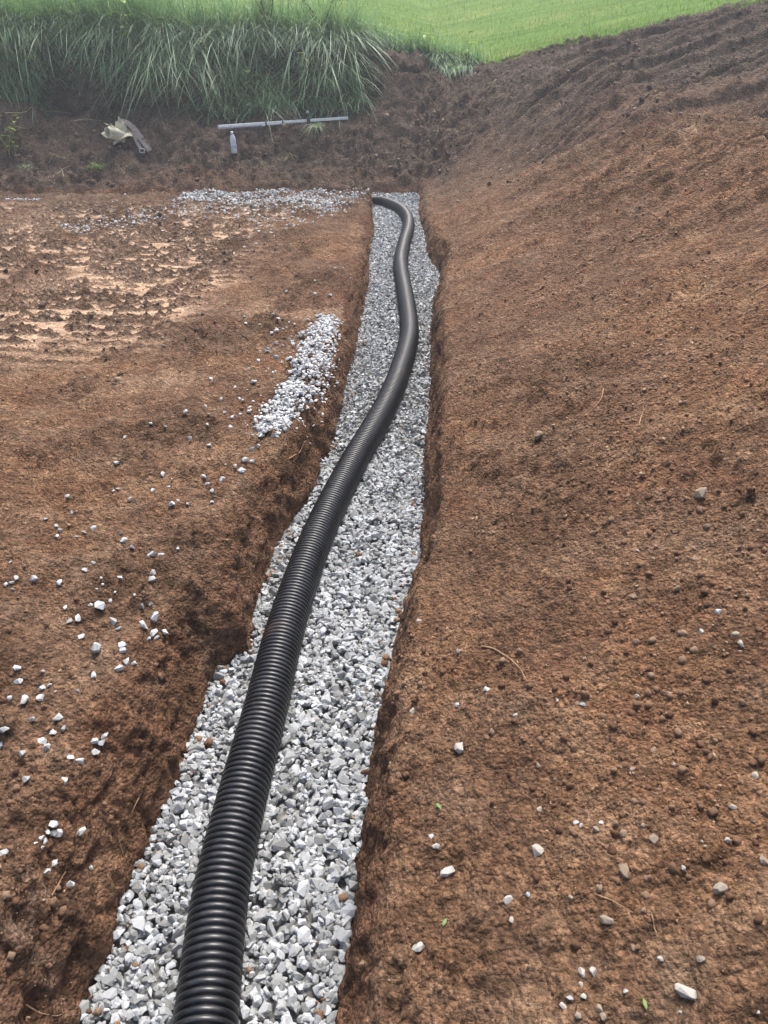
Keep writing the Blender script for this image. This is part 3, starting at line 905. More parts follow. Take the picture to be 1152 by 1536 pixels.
# ------------------------------------------------------------------ soil clods
def build_clods():
    n = 60000
    # denser near the camera, where they can be told apart
    y = 0.25 + 7.0 * rng.uniform(0, 1, n) ** 2.0
    side = rng.uniform(size=n)
    L, Rr = Ledge(y), Redge(y)
    W = 1.2 + .6 * y
    x = np.where(side < .80, Rr + .02 + (W - Rr) * rng.uniform(0, 1, n), L - .02 - (W + L) * rng.uniform(0, 1, n) ** 1.0)
    onr = side < .80
    clump = fbm(x, y, 1.8, 4, 201)
    keep = rng.uniform(size=n) < np.clip(.45 + 1.6 * clump + np.where(onr, .15 * sstep(0, .8, x - Rr), -.12), .06, 1)
    x, y, onr, clump = x[keep], y[keep], onr[keep], clump[keep]
    n = len(x)
    size = .0017 + .0017 * rng.pareto(1.9, n)
    size = np.clip(size * (1 + .4 * np.clip(clump, 0, 1)), .0016, .0085) * (1 + .09 * y)
    # some has dropped off the walls on to the gravel
    m = 900
    yt = .6 + 10 * rng.uniform(0, 1, m) ** 1.5; Lt, Rt = Ledge(yt), Redge(yt)
    et = np.abs(rng.normal(0, .035, m)); which = rng.uniform(size=m)
    xt = np.where(which < .5, Lt + et, np.where(which < .94, Rt - et, Lt + (Rt - Lt) * rng.uniform(.1, .9, m)))
    st = np.clip(.003 + .0025 * rng.pareto(1.8, m), .003, .014)
    z = np.concatenate([terrain(x, y) + size * .25, floor_z(yt) + .014 + st * .4])
    x, y, size = np.concatenate([x, xt]), np.concatenate([y, yt]), np.concatenate([size, st])
    onr = np.concatenate([onr, np.zeros(m, bool)]); intr = np.arange(len(x)) >= n; n = len(x)
    pos = np.stack([x, y, z], -1)
    vid = rng.integers(0, 16, n)
    rot = rots(n, .8)
    dep = y * math.cos(PITCH) + (CAM_H - z) * math.sin(PITCH)
    ppx = 576 + FPX * x / dep; ppy = 768 + FPX * np.tan(np.arctan2(CAM_H - z, y) - PITCH)
    infr = (ppx > 4) & (ppx < 1148) & (ppy < 1528)
    score = np.where(infr, size / dep, -1)
    order = np.argsort(-score)[:260]
    ind = np.zeros(n, bool); ind[order] = True
    clumped = np.concatenate([clump, np.zeros(m)]) > .12
    for i in order:
        o = place('soil_clod', CLOD_ME[vid[i]], pos[i], size[i], rot[i])
        if onr[i]: tag(o, ('big' if size[i] > .0105 else 'small') + ' rounded brown clod ' + ('among many crumbs' if clumped[i] else 'on barer ground') + ' of the raked slope', 'clod', 'clods on the raked slope')
        elif intr[i]: tag(o, 'brown clod of soil fallen on to the grey gravel', 'clod', 'clods fallen in the trench')
        else: tag(o, 'crumbly brown clod of soil lying on the trampled pad', 'clod', 'clods on the pad')
    s = ~ind
    o = obj('soil_crumbs', batch('soil_crumbs', pos[s], size[s], rot[s], vid[s], CVAR, M_clod, True))
    tag(o, 'countless fine brown soil crumbs strewn over slope and pad', None, None, 'stuff')
build_clods()

def mat_dark_clod():
    m, N, Lk, P = new_mat('dark_clod')
    co = N.new('ShaderNodeTexCoord').outputs['Object']
    c = ramp(N, Lk, island_random(N, Lk), [(0.0, (.075, .052, .040)), (.5, (.13, .093, .070)), (.85, (.20, .145, .108)), (1.0, (.30, .23, .17))])
    c = mix(N, Lk, c, ramp(N, Lk, noise(N, Lk, co, 60, 5, .7), [(.3, .6), (.5, 1.0), (.7, 1.3)]), .8, 'MULTIPLY')
    Lk.new(c, P.inputs['Base Color']); P.inputs['Roughness'].default_value = .95; P.inputs['Specular IOR Level'].default_value = .12
    Lk.new(bump(N, Lk, noise(N, Lk, co, 120, 5, .7), .8, .01), P.inputs['Normal'])
    return m
M_dclod = mat_dark_clod()
def clod_stuff(name, label, x, y, smin_, smax_, mat, p=1.9):
    n = len(x)
    size = np.clip(smin_ * (.6 + .5 * rng.pareto(p, n)), smin_ * .6, smax_)
    z = terrain(x, y) + size * .15
    o = obj(name, batch(name, np.stack([x, y, z], -1), size, rots(n, .8), rng.integers(0, 16, n), CVAR, mat, True))
    tag(o, label, None, None, 'stuff')
n = 5200
x = rng.uniform(-9.5, 1.6, n); y = rng.uniform(12.25, 14.1, n); k = rng.uniform(size=n) < sstep(-.4, .4, fbm(x, y, 1.6, 4, 211))
clod_stuff('bench_clods', 'broken dark clods littering the soil bench', x[k], y[k], .014, .06, M_dclod)
n = 9000
y = rng.uniform(7.0, 14.3, n); x = Rrim(y) + .3 + rng.uniform(0, 1, n) * (.62 * y); k = rng.uniform(size=n) < sstep(-.3, .5, fbm(x, y, 1.4, 4, 212) + .12 * (y + .8 * x - 13))
clod_stuff('ridge_clods', 'broken clods along the ridges of the raked slope', x[k], y[k], .012, .045, M_dclod)
n = 9000
y = 3.8 + 7.0 * rng.uniform(0, 1, n); x = -1.0 - rng.uniform(0, 1, n) * (.55 * y)
mk = terrain(x, y, masks=True)[3]; k = rng.uniform(size=n) < np.clip(mk * 1.0 + .05, 0, 1)
clod_stuff('track_clods', 'dark crumbs along the tread ridges of the pad', x[k], y[k], .008, .03, M_dclod)

# ------------------------------------------------------------------ grass
def blades(base, head, length, lean, droop, width, tint, seg=6):
    """base (n,3); head: heading; lean: outward share; droop: how far the tip falls"""
    n = len(base)
    t = np.linspace(0, 1, seg + 1)
    hx, hy = np.cos(head), np.sin(head)
    out = (lean[:, None] * t + .55 * droop[:, None] * t ** 2) * length[:, None]
    upz = (np.sqrt(np.maximum(.05, 1 - lean ** 2))[:, None] * t - droop[:, None] * t ** 2.2) * length[:, None]
    C = np.stack([base[:, 0:1] + hx[:, None] * out, base[:, 1:2] + hy[:, None] * out, base[:, 2:3] + upz], -1)
    wd = width[:, None] * (1 - t ** 1.8)[None] * (.6 + .8 * np.sin(np.minimum(1, t * 1.6) * math.pi / 2))[None] * .6
    tw = rng.uniform(-.9, .9, n)
    sx = np.stack([-np.sin(head + tw), np.cos(head + tw), np.zeros(n)], -1)
    A = C + sx[:, None] * wd[..., None] * .5; B = C - sx[:, None] * wd[..., None] * .5
    V = np.stack([A, B], 2).reshape(-1, 3)
    k = (np.arange(n) * (seg + 1) * 2)[:, None]
    j = np.arange(seg)[None] * 2
    q = k + j
    F = np.stack([q, q + 1, q + 3, q + 2], -1).reshape(-1, 4)
    return V, F, np.repeat(tint, (seg + 1) * 2)

def grass_obj(name, V, F, tint, mat, label, kind=None, cat=None, group=None, parent=None):
    o = obj(name, mesh_np(name, V, F, mat, True, {'tint': tint}), parent)
    tag(o, label, cat, group, kind)
    return o

def bank_grass():
    n = 40000
    x = rng.uniform(-11, 1.75, n)
    y = 14.02 + np.abs(rng.normal(0, .5, n)) + rng.uniform(0, .5, n)
    gap = np.exp(-((x - .12) / .58) ** 4)                      # the bare bite in the bank
    y = y + gap * .42
    patch = fbm(x, y, 1.1, 3, 301)
    keep = (rng.uniform(size=n) < np.clip(.68 + .8 * patch, .2, 1)) & ~((x > 1.0) & (y < 14.25)) & (rng.uniform(size=n) > sstep(1.2, 1.8, x))
    x, y, patch, gap = x[keep], y[keep], patch[keep], gap[keep]
    n = len(x)
    z = np.where(y > YE, natural(x, y), terrain(x, y, detail=False)) - .03
    tall = sstep(-1.2, -2.6, x) + .35 * np.exp(-((x + .6) / .5) ** 2)
    L = rng.uniform(.55, 1.05, n) * (1 + .25 * patch) * np.where(x > .6, .62, 1) * (1 - .5 * gap) * (1 + .35 * tall * sstep(14.3, 14.9, y))
    clump = np.floor(x * 4 + .5 * vnoise(x * 3, y * 3, 5)) * 1.7 + np.floor(y * 5)
    head = -math.pi / 2 + 1.4 * np.sin(clump * 12.9898) + rng.normal(0, .85, n)
    front = sstep(14.6, 14.1, y)
    hang = .72 + 1.25 * fbm(x, y * 0, 1.0, 4, 302)
    L = L * (1 - front + front * np.clip(hang, .18, 1.3))
    lean = np.clip(rng.normal(.36, .2, n) + .15 * front, .02, .9)
    droop = np.clip(rng.normal(.62, .3, n) + .6 * front, .08, 1.6)
    tint = np.clip(.42 + .28 * patch + rng.normal(0, .17, n), 0, .96)
    tint[rng.uniform(size=n) < .03] = 1.0
    V, F, T = blades(np.stack([x, y, z], -1), head, L, lean, droop, rng.uniform(.011, .024, n), tint, 5)
    grass_obj('bank_grass', V, F, T, M_grass, 'long green grass hanging over the dark cut bank', 'stuff')
bank_grass()
def face_grass():
    """clumps rooted lower on the bank face, in patches"""
    n = 9000
    x = rng.uniform(-11, -.35, n); y = rng.uniform(13.78, 14.15, n)
    pt = fbm(x, y * .4, .75, 3, 303)
    keep = rng.uniform(size=n) < sstep(.0, .35, pt)
    x, y = x[keep], y[keep]; n = len(x)
    z = terrain(x, y, detail=False) - .02
    V, F, T = blades(np.stack([x, y, z], -1), -math.pi / 2 + rng.normal(0, 1.2, n), rng.uniform(.25, .8, n), np.clip(rng.normal(.5, .22, n), .05, .95),
                     np.clip(rng.normal(.7, .3, n), .1, 1.4), rng.uniform(.009, .02, n), np.clip(rng.normal(.55, .2, n), 0, 1), 5)
    grass_obj('trailing_grass', V, F, T, M_grass, 'patchy trailing grass rooted on the face of the dark bank', 'stuff')
face_grass()
def tall_grass():
    n = 11000
    x = rng.uniform(-12, -.6, n); y = rng.uniform(14.4, 15.7, n)
    low = np.exp(-((x + 2.6) / .75) ** 2)
    keep = rng.uniform(size=n) < (1 - .75 * low) * sstep(-.6, -1.3, x) * np.clip(.65 + 1.3 * fbm(x, y, 2.2, 3, 306), .1, 1)
    x, y, low = x[keep], y[keep], low[keep]; n = len(x)
    patch = fbm(x, y, .9, 3, 305)
    L = rng.uniform(.85, 1.55, n) * (1 + .3 * patch) * (1 - .45 * low) * (.75 + .25 * sstep(-1.8, -3.2, x))
    head = -math.pi / 2 + rng.normal(0, 1.3, n)
    V, F, T = blades(np.stack([x, y, natural(x, y) - .03], -1), head, L, np.clip(rng.normal(.25, .15, n), .02, .85), np.clip(rng.normal(.42, .22, n), .05, 1.3),
                     rng.uniform(.014, .028, n), np.clip(.38 + .3 * patch + rng.normal(0, .17, n), 0, .97), 5)
    grass_obj('tall_grass', V, F, T, M_grass, 'tall standing grass on top of the bank behind the overhanging fringe', 'stuff')
tall_grass()

def tuft(name, label, pos, n, length, spread, mat, tints, droop=.8, lean=.5, width=.009, heading=None, hs=3.2, group=None):
    base = np.array(pos) + np.stack([rng.normal(0, spread, n), rng.normal(0, spread, n), np.full(n, -.01)], -1)
    head = (rng.uniform(0, 2 * math.pi, n) if heading is None else rng.normal(heading, hs, n))
    V, F, T = blades(base, head, rng.uniform(.5, 1, n) * length, np.clip(rng.normal(lean, .2, n), .05, .95),
                     np.clip(rng.normal(droop, .25, n), .05, 1.5), rng.uniform(.6, 1.2, n) * width, rng.uniform(*tints, n), 6)
    p = np.array(pos)
    e = bpy.data.objects.new(name, mesh_np(name, V - p, F, mat, True, {'tint': T}))
    COL.objects.link(e); e.location = pos
    tag(e, label, 'grass tuft', group)
down = -math.pi / 2
tuft('grass_tuft', 'pale uprooted grass tuft flopped over the bank foot', hit(492, 128), 150, .45, .06, M_grass, (.55, .95), 1.0, .55, .010, down, .8)
tuft('grass_tuft', 'flattened heap of fresh green grass at the bank foot above the staff', hit(395, 160), 260, .75, .16, M_grass, (.45, .85), .55, .85, .011, .15, .9)
tuft('grass_tuft', 'withered tuft hanging below the clamp of the staff', hit(474, 194), 70, .32, .04, M_grass, (.75, 1.0), 1.1, .5, .008, down, .7)
tuft('grass_tuft', 'small bright green tuft rooted in the dark bench below the pouch', hit(147, 252), 70, .26, .06, M_leafb, (.1, .6), .55, .5, .012)
tuft('grass_tuft', 'little straw coloured tuft beyond the bottle on dark soil', hit(434, 236), 26, .25, .04, M_grass, (.97, 1.0), .6, .7, .008)
tuft('grass_tuft', 'short green sprigs beside the bare bite in the bank', hit(540, 122), 60, .22, .07, M_grass, (.3, .7), .6, .5, .010)
tuft('grass_tuft', 'thin grass tuft beside the leafy weed on the bench', hit(38, 252), 50, .24, .05, M_grass, (.6, 1.0), .7, .5, .008)
tuft('grass_tuft', 'green tuft drooping where the field grass meets the bank', hit(682, 108), 260, .42, .12, M_grass, (.35, .8), .95, .5, .011, down, .9)

def field_grass():
    n = 62000
    r = rng.uniform(0, 1, n) ** 1.9
    s = r * 16
    x = rng.uniform(-10, 14, n)
    y = field_edge(x) + s + .02
    keep = ~((x < .9) & (s < .7))
    row = vnoise(x * .3, (y + .2 * x) * 2.4, 311)
    x, y, row = x[keep], y[keep], row[keep]
    n = len(x)
    z = natural(x, y) - .02
    ln = rng.uniform(.06, .15, n) * (1 + .25 * row) * (1 + .9 * np.exp(-(y - field_edge(x)) / .12))
    V, F, T = blades(np.stack([x, y, z], -1), rng.uniform(0, 6.28, n), ln, rng.uniform(.05, .5, n), rng.uniform(.05, .5, n),
                     rng.uniform(.006, .013, n) * (1 + .05 * (y - 14)), np.clip(.5 + .22 * row + .45 * fbm(x, y, .8, 3, 312) + rng.normal(0, .22, n), 0, 1), 2)
    grass_obj('field_grass', V, F, T, M_field, 'short bright green crop of grass covering the field', 'stuff')
field_grass()

# ------------------------------------------------------------------ tubes, roots, twigs
def tube(P, rad, k=6):
    P = np.asarray(P, float); m = len(P)
    rad = np.full(m, rad) if np.isscalar(rad) else np.asarray(rad)
    T = np.gradient(P, axis=0); T /= np.linalg.norm(T, axis=1)[:, None] + 1e-9
    ref = np.array([.12, .2, 1.0]); ref /= np.linalg.norm(ref)
    S = np.cross(T, ref); S /= np.linalg.norm(S, axis=1)[:, None] + 1e-9
    U = np.cross(S, T)
    th = np.linspace(0, 2 * math.pi, k, endpoint=False)
    V = (P[:, None] + rad[:, None, None] * (np.cos(th)[None, :, None] * S[:, None] + np.sin(th)[None, :, None] * U[:, None])).reshape(-1, 3)
    idx = np.arange(m * k).reshape(m, k); nx_ = np.roll(idx, -1, 1)
    F = np.stack([idx[:-1], nx_[:-1], nx_[1:], idx[1:]], -1).reshape(-1, 4)
    return V, F

def root(pxs, rad, label, name='root', mat=None, cat='root', group=None, lift=.004):
    P = [hit(*p) for p in pxs]
    out = []
    for a, b in zip(P[:-1], P[1:]):
        for u in np.linspace(0, 1, 8, endpoint=False): out.append(a + (b - a) * u)
    out = np.array(out + [P[-1]])
    out[:, 2] = np.maximum(out[:, 2], terrain(out[:, 0], out[:, 1]) - .002) + lift
    for _ in range(3): out[1:-1] = .25 * out[:-2] + .5 * out[1:-1] + .25 * out[2:]
    rr = rad * np.linspace(1, .35, len(out))
    V, F = tube(out, rr, 5)
    c = V.mean(0)
    o = obj(name, mesh_np(name, V - c, F, mat or M_root), None, c)
    tag(o, label, cat, group)
root([(722, 972), (742, 975), (765, 990), (780, 1004), (790, 1024)], .0032, 'crooked pale root lying across the trench side of the slope')
root([(958, 640), (962, 624), (970, 610)], .003, 'short thin root curving up from the middle of the slope')
root([(905, 585), (902, 600), (893, 612), (880, 622)], .003, 'hair thin curved root on the smooth part of the slope')
root([(1152, 428), (1130, 440), (1118, 450)], .004, 'straight thin root high on the slope among ridges')
root([(893, 1344), (920, 1356), (948, 1372)], .0016, 'fine root running towards the flat white rock')
root([(976, 1372), (980, 1392), (986, 1408)], .0016, 'thin dark root standing below the flat white rock')
root([(178, 1258), (185, 1285), (194, 1300), (199, 1306)], .0016, 'pale hair root hanging down the slumped trench face')
root([(193, 1280), (200, 1290), (202, 1300)], .0014, 'second hair root hanging down the slumped trench face')
root([(210, 1200), (205, 1212), (198, 1222)], .0018, 'short bent whitish root end on the slumped face')
root([(40, 1510), (60, 1522), (90, 1528), (130, 1512)], .0020, 'wavy root crossing the lowest torn face of the rim')
root([(92, 1510), (96, 1526), (90, 1545)], .0018, 'root forking downward on the lowest torn face of the rim')
root([(78, 1345), (92, 1325), (100, 1310)], .0016, 'thin reddish root slanting beside two loose stones')
root([(470, 590), (480, 585), (493, 582)], .003, 'thin root poking from the cut below the gravel heap')
root([(432, 690), (450, 682), (470, 676)], .003, 'pale root lying on the cut edge above the pipe')
root([(0, 178), (40, 173), (75, 171), (104, 172)], .007, 'long dry reed stalk lying on the dark bench', 'reed_stalk', M_straw, 'stalk', None, .02)
root([(112, 186), (135, 185), (165, 185)], .005, 'short dry stalk lying at the bank foot', 'reed_stalk', M_straw, 'stalk', None, .02)
root([(80, 268), (92, 258), (106, 250)], .006, 'straw lying aslant on the bench beside the bright green tuft', 'straw', M_straw, 'straw', None, .015)
root([(74, 246), (88, 238), (104, 240)], .005, 'bent straw higher on the bench beside the thin grass tuft', 'straw', M_straw, 'straw', None, .015)
root([(96, 268), (94, 258), (90, 254)], .005, 'crossed straw end on the bench', 'straw', M_straw, 'straw', None, .015)

# ------------------------------------------------------------------ broad-leaved plants
def leaf(base, direc, up, ln, wd):
    """a folded, curled leaf of 8 triangles"""
    d = direc / np.linalg.norm(direc); s = np.cross(d, up); s /= np.linalg.norm(s); u = np.cross(s, d)
    prof = [(0, 0), (.3, .8), (.6, 1.0), (.85, .5), (1, 0)]
    V = []
    for t, wv in prof:
        c = base + d * ln * t - u * ln * .25 * t * t
        V += [c + s * wd * wv * .5 + u * wd * .12 * wv, c, c - s * wd * wv * .5 + u * wd * .12 * wv]
    F = []
    for i in range(4):
        a = i * 3
        F += [[a, a + 1, a + 4, a + 3], [a + 1, a + 2, a + 5, a + 4]]
    return np.array(V), np.array(F)

def plant(name, label, pos, height, nleaf, lsize, lean=(0, 0), nstem=1, mat=None):
    pos = np.array(pos)
    e = bpy.data.objects.new(name, None); COL.objects.link(e); e.location = pos; e.empty_display_size = .05
    tag(e, label, 'plant')
    for sidx in range(nstem):
        a = rng.uniform(0, 6.28); b = np.array([math.cos(a), math.sin(a), 0]) * .05 * sidx
        ln = np.array([lean[0] + rng.normal(0, .12) * (nstem > 1), lean[1] + rng.normal(0, .12) * (nstem > 1), 1.0])
        t = np.linspace(0, 1, 7)
        h = height * rng.uniform(.7, 1.0) if sidx else height
        P = b + ln[None] * t[:, None] * h + np.stack([.03 * np.sin(t * 5 + a), .02 * np.cos(t * 4), -.02 + 0 * t], -1)
        V, F = tube(P, .006 * (1.2 - t), 5)
        obj('stem', mesh_np('stem', V, F, M_straw if mat is None else mat), e)
        for i in range(nleaf):
            u = .25 + .75 * (i + rng.uniform(0, .6)) / nleaf
            c = np.array([np.interp(u, t, P[:, k]) for k in range(3)])
            az = i * 2.4 + a
            d = np.array([math.cos(az), math.sin(az), rng.uniform(-.2, .5)])
            V, F = leaf(c, d, np.array([0, 0, 1.0]), lsize * rng.uniform(.6, 1.1), lsize * .55)
            obj('leaf', mesh_np('leaf', V, F, M_leafb, True, {'tint': np.full(len(V), rng.uniform(0, 1))}), e)
plant('leafy_weed', 'bright yellow green leafy weed growing on the bench by small soil heap', hit(10, 238), .62, 12, .12, (.02, 0), 3)
def on_bank(x, y): return np.array([x, y, float(natural(x, y)) - .05])
plant('broadleaf_weed', 'tall weed with large pale leaves rising from the bank grass', np.array([-4.1, 14.1, 1.45]), .95, 7, .24, (.05, -.25))
plant('broadleaf_weed', 'weed with drooping leaves low in the grass above the staff', np.array([-2.15, 13.95, .95]), .42, 6, .17, (0, -.2))
for wx, wy, wz, hh, lab in ((-5.6, 14.05, 1.35, .5, 'leafy weed poking from the grass over the small soil heap'), (-3.0, 14.1, 1.4, .45, 'leafy weed in the grass fringe between pouch and staff'),
                            (-1.35, 14.0, 1.1, .5, 'leafy weed in the grass fringe above the staff clamp'), (-.55, 14.15, 1.35, .4, 'leafy weed at the grass end beside the bare bite'),
                            (.75, 14.5, 1.5, .4, 'leafy weed on the far lip of the bare bite')):
    plant('broadleaf_weed', lab, np.array([wx, wy, wz]), hh, 8, .13, (rng.normal(0, .1), -.25), 2)
plant('broadleaf_weed', 'small yellow leaved weed where grass meets the ridged slope', np.array([1.12, 14.1, 1.2]), .22, 5, .10, (0, -.3))
plant('broadleaf_weed', 'weed with bright leaves among the grass beside the field', np.array([1.35, 14.5, 1.33]), .55, 6, .16, (.1, -.2))

def shrub(name, label, pos, n, height):
    pos = np.array(pos)
    e = bpy.data.objects.new(name, None); COL.objects.link(e); e.location = pos
    tag(e, label, 'shrub')
    for i in range(n):
        t = np.linspace(0, 1, 9)
        a = rng.uniform(0, 6.28); sp = rng.uniform(.15, .5)
        P = np.stack([math.cos(a) * sp * t ** 1.3 + .04 * np.sin(t * 9 + i), math.sin(a) * sp * t + .03 * np.cos(t * 7 + i), height * rng.uniform(.7, 1.1) * t], -1)
        V, F = tube(P, .011 * (1.1 - t), 5)
        obj('branch', mesh_np('branch', V, F, M_twig), e)
        for j in range(9):
            u = rng.uniform(.4, 1)
            c = np.array([np.interp(u, t, P[:, k]) for k in range(3)])
            d = np.array([rng.normal(), rng.normal(), rng.uniform(-.3, .6)])
            V, F = leaf(c, d, np.array([0.01, 0, 1.0]), rng.uniform(.07, .13), .05)
            obj('leaf', mesh_np('leaf', V, F, M_grass, True, {'tint': np.full(len(V), rng.uniform(.1, .5))}), e)
M_twig = mat_simple('twig_bark', (.055, .045, .035), .9, .3, 40)
shrub('twiggy_shrub', 'dark twiggy shrub standing in the bank grass above the staff', (-1.95, 14.5, 1.58), 9, 1.25)
shrub('twiggy_shrub', 'small leafy shrub above the bare bite in the bank', (-.95, 14.6, 1.6), 7, .85)

# ------------------------------------------------------------------ measuring staff
def box_np(cx, cy, cz, sx, sy, sz, bev=.12):
    bm = bmesh.new(); bmesh.ops.create_cube(bm, size=1)
    bmesh.ops.scale(bm, vec=(sx, sy, sz), verts=bm.verts)
    b = min(sx, sy, sz) * bev
    bmesh.ops.bevel(bm, geom=bm.edges, offset=b, segments=2, affect='EDGES', profile=.6)
    bmesh.ops.translate(bm, vec=(cx, cy, cz), verts=bm.verts)
    return bm
def bm_obj(name, bm, mat, parent, smooth=False):
    me = bpy.data.meshes.new(name); bm.to_mesh(me); bm.free(); me.materials.append(mat)
    if smooth:
        for p in me.polygons: p.use_smooth = True
    return obj(name, me, parent)
M_alu = mat_simple('white_enamel', (.86, .87, .86), .45, .12, 12, 0, .4)
M_alu2 = mat_simple('brushed_aluminium', (.42, .43, .44), .4, .2, 30, 0, .5)
M_blk = mat_simple('black_rubber', (.02, .02, .022), .6, .3, 30)
M_gry = mat_simple('dark_grey_plastic', (.07, .075, .085), .5, .25, 30)

def build_staff():
    A, B = STAFF
    # let it rest on the highest soil under it
    t = np.linspace(0, 1, 60)[:, None]
    Q = A + (B - A) * t
    gap = (Q[:, 2] - terrain(Q[:, 0], Q[:, 1]))
    d = B - A; ln = np.linalg.norm(d)
    e = bpy.data.objects.new('measuring_staff', None); COL.objects.link(e)
    e.location = A
    X = Vector(d).normalized(); Zv = Vector((0, 0, 1)); Yv = Zv.cross(X).normalized(); Zv = X.cross(Yv)
    e.rotation_euler = Matrix((X, Yv, Zv)).transposed().to_euler()
    tag(e, 'white telescopic measuring staff lying across the dark soil bench', 'measuring staff')
    bm_obj('staff_section', box_np(ln * .18, 0, 0, ln * .36, .040, .052), M_alu, e)
    bm_obj('staff_section', box_np(ln * .425, 0, .004, ln * .13, .034, .044), M_alu, e)
    bm_obj('staff_section', box_np(ln * .745, 0, .006, ln * .51, .028, .038), M_alu, e)
    bm_obj('scale_strip', box_np(ln * .17, -.021, -.016, ln * .33, .006, .018), M_alu2, e)
    bm_obj('collar', box_np(ln * .362, 0, .0, .022, .050, .064), M_blk, e)
    bm_obj('collar', box_np(ln * .492, 0, .004, .020, .044, .056), M_blk, e)
    bm_obj('end_cap', box_np(-.006, 0, 0, .014, .044, .056), M_alu2, e)
    cl = bm_obj('clamp', box_np(ln * .69, 0, -.004, .055, .065, .095), M_gry, e)
    bm = bmesh.new(); bmesh.ops.create_cone(bm, cap_ends=True, segments=14, radius1=.014, radius2=.014, depth=.075)
    bmesh.ops.translate(bm, vec=(ln * .69, 0, .08), verts=bm.verts)
    bm_obj('clamp_post', bm, M_gry, cl)
    bm = bmesh.new(); bmesh.ops.create_cone(bm, cap_ends=True, segments=14, radius1=.024, radius2=.02, depth=.03)
    bmesh.ops.translate(bm, vec=(ln * .69, 0, .128), verts=bm.verts)
    bm_obj('clamp_knob', bm, M_alu2, cl)
    bm_obj('receiver', box_np(ln * .685, -.03, -.085, .15, .05, .075), M_gry, e)
    bm_obj('foot_block', box_np(ln * .12, 0, -.05, .05, .04, .05), M_gry, e)
    bm_obj('pouch_strip', box_np(ln * .27, .0, -.042, .25, .04, .034), M_gry, e)
    return gap
build_staff()

# ------------------------------------------------------------------ bottle
def lathe(prof, k=24):
    th = np.linspace(0, 2 * math.pi, k, endpoint=False)
    V = np.array([[r * math.cos(a), r * math.sin(a), z] for r, z in prof for a in th])
    m = len(prof); idx = np.arange(m * k).reshape(m, k); nx_ = np.roll(idx, -1, 1)
    F = np.stack([idx[:-1], nx_[:-1], nx_[1:], idx[1:]], -1).reshape(-1, 4)
    return V, F
def build_bottle():
    p = hit(352, 231)
    e = bpy.data.objects.new('water_bottle', None); COL.objects.link(e); e.location = p + np.array([0, 0, .005]); e.rotation_euler = (R(2), R(-2), 0)
    tag(e, 'clear plastic water bottle standing on the dark soil below the staff', 'bottle')
    m, N, Lk, P = new_mat('clear_plastic')
    P.inputs['Base Color'].default_value = (.82, .86, .9, 1); P.inputs['Roughness'].default_value = .12
    P.inputs['Transmission Weight'].default_value = .3; P.inputs['IOR'].default_value = 1.25
    co = N.new('ShaderNodeTexCoord').outputs['Object']
    Lk.new(bump(N, Lk, noise(N, Lk, co, 25, 3), .3, .01), P.inputs['Normal'])
    s = 1.2
    body = [(.001, 0), (.030, 0), (.036, .006), (.037, .03), (.035, .045), (.037, .06), (.037, .10), (.035, .115), (.037, .13), (.037, .165), (.033, .19), (.021, .215), (.0145, .225), (.0145, .238), (.001, .239)]
    V, F = lathe([(r * s, z * s) for r, z in body]); obj('bottle_body', mesh_np('bottle_body', V, F, m), e)
    V, F = lathe([(r * s, z * s) for r, z in ((.001, .236), (.0165, .236), (.0165, .256), (.001, .257))]); obj('cap', mesh_np('cap', V, F, M_alu), e)
    V, F = lathe([(r * s, z * s) for r, z in ((.0375, .075), (.0382, .076), (.0382, .104), (.0375, .105))])
    obj('paper_band', mesh_np('paper_band', V, F, mat_simple('pale_band', (.50, .55, .66), .5, .2, 60)), e)
build_bottle()

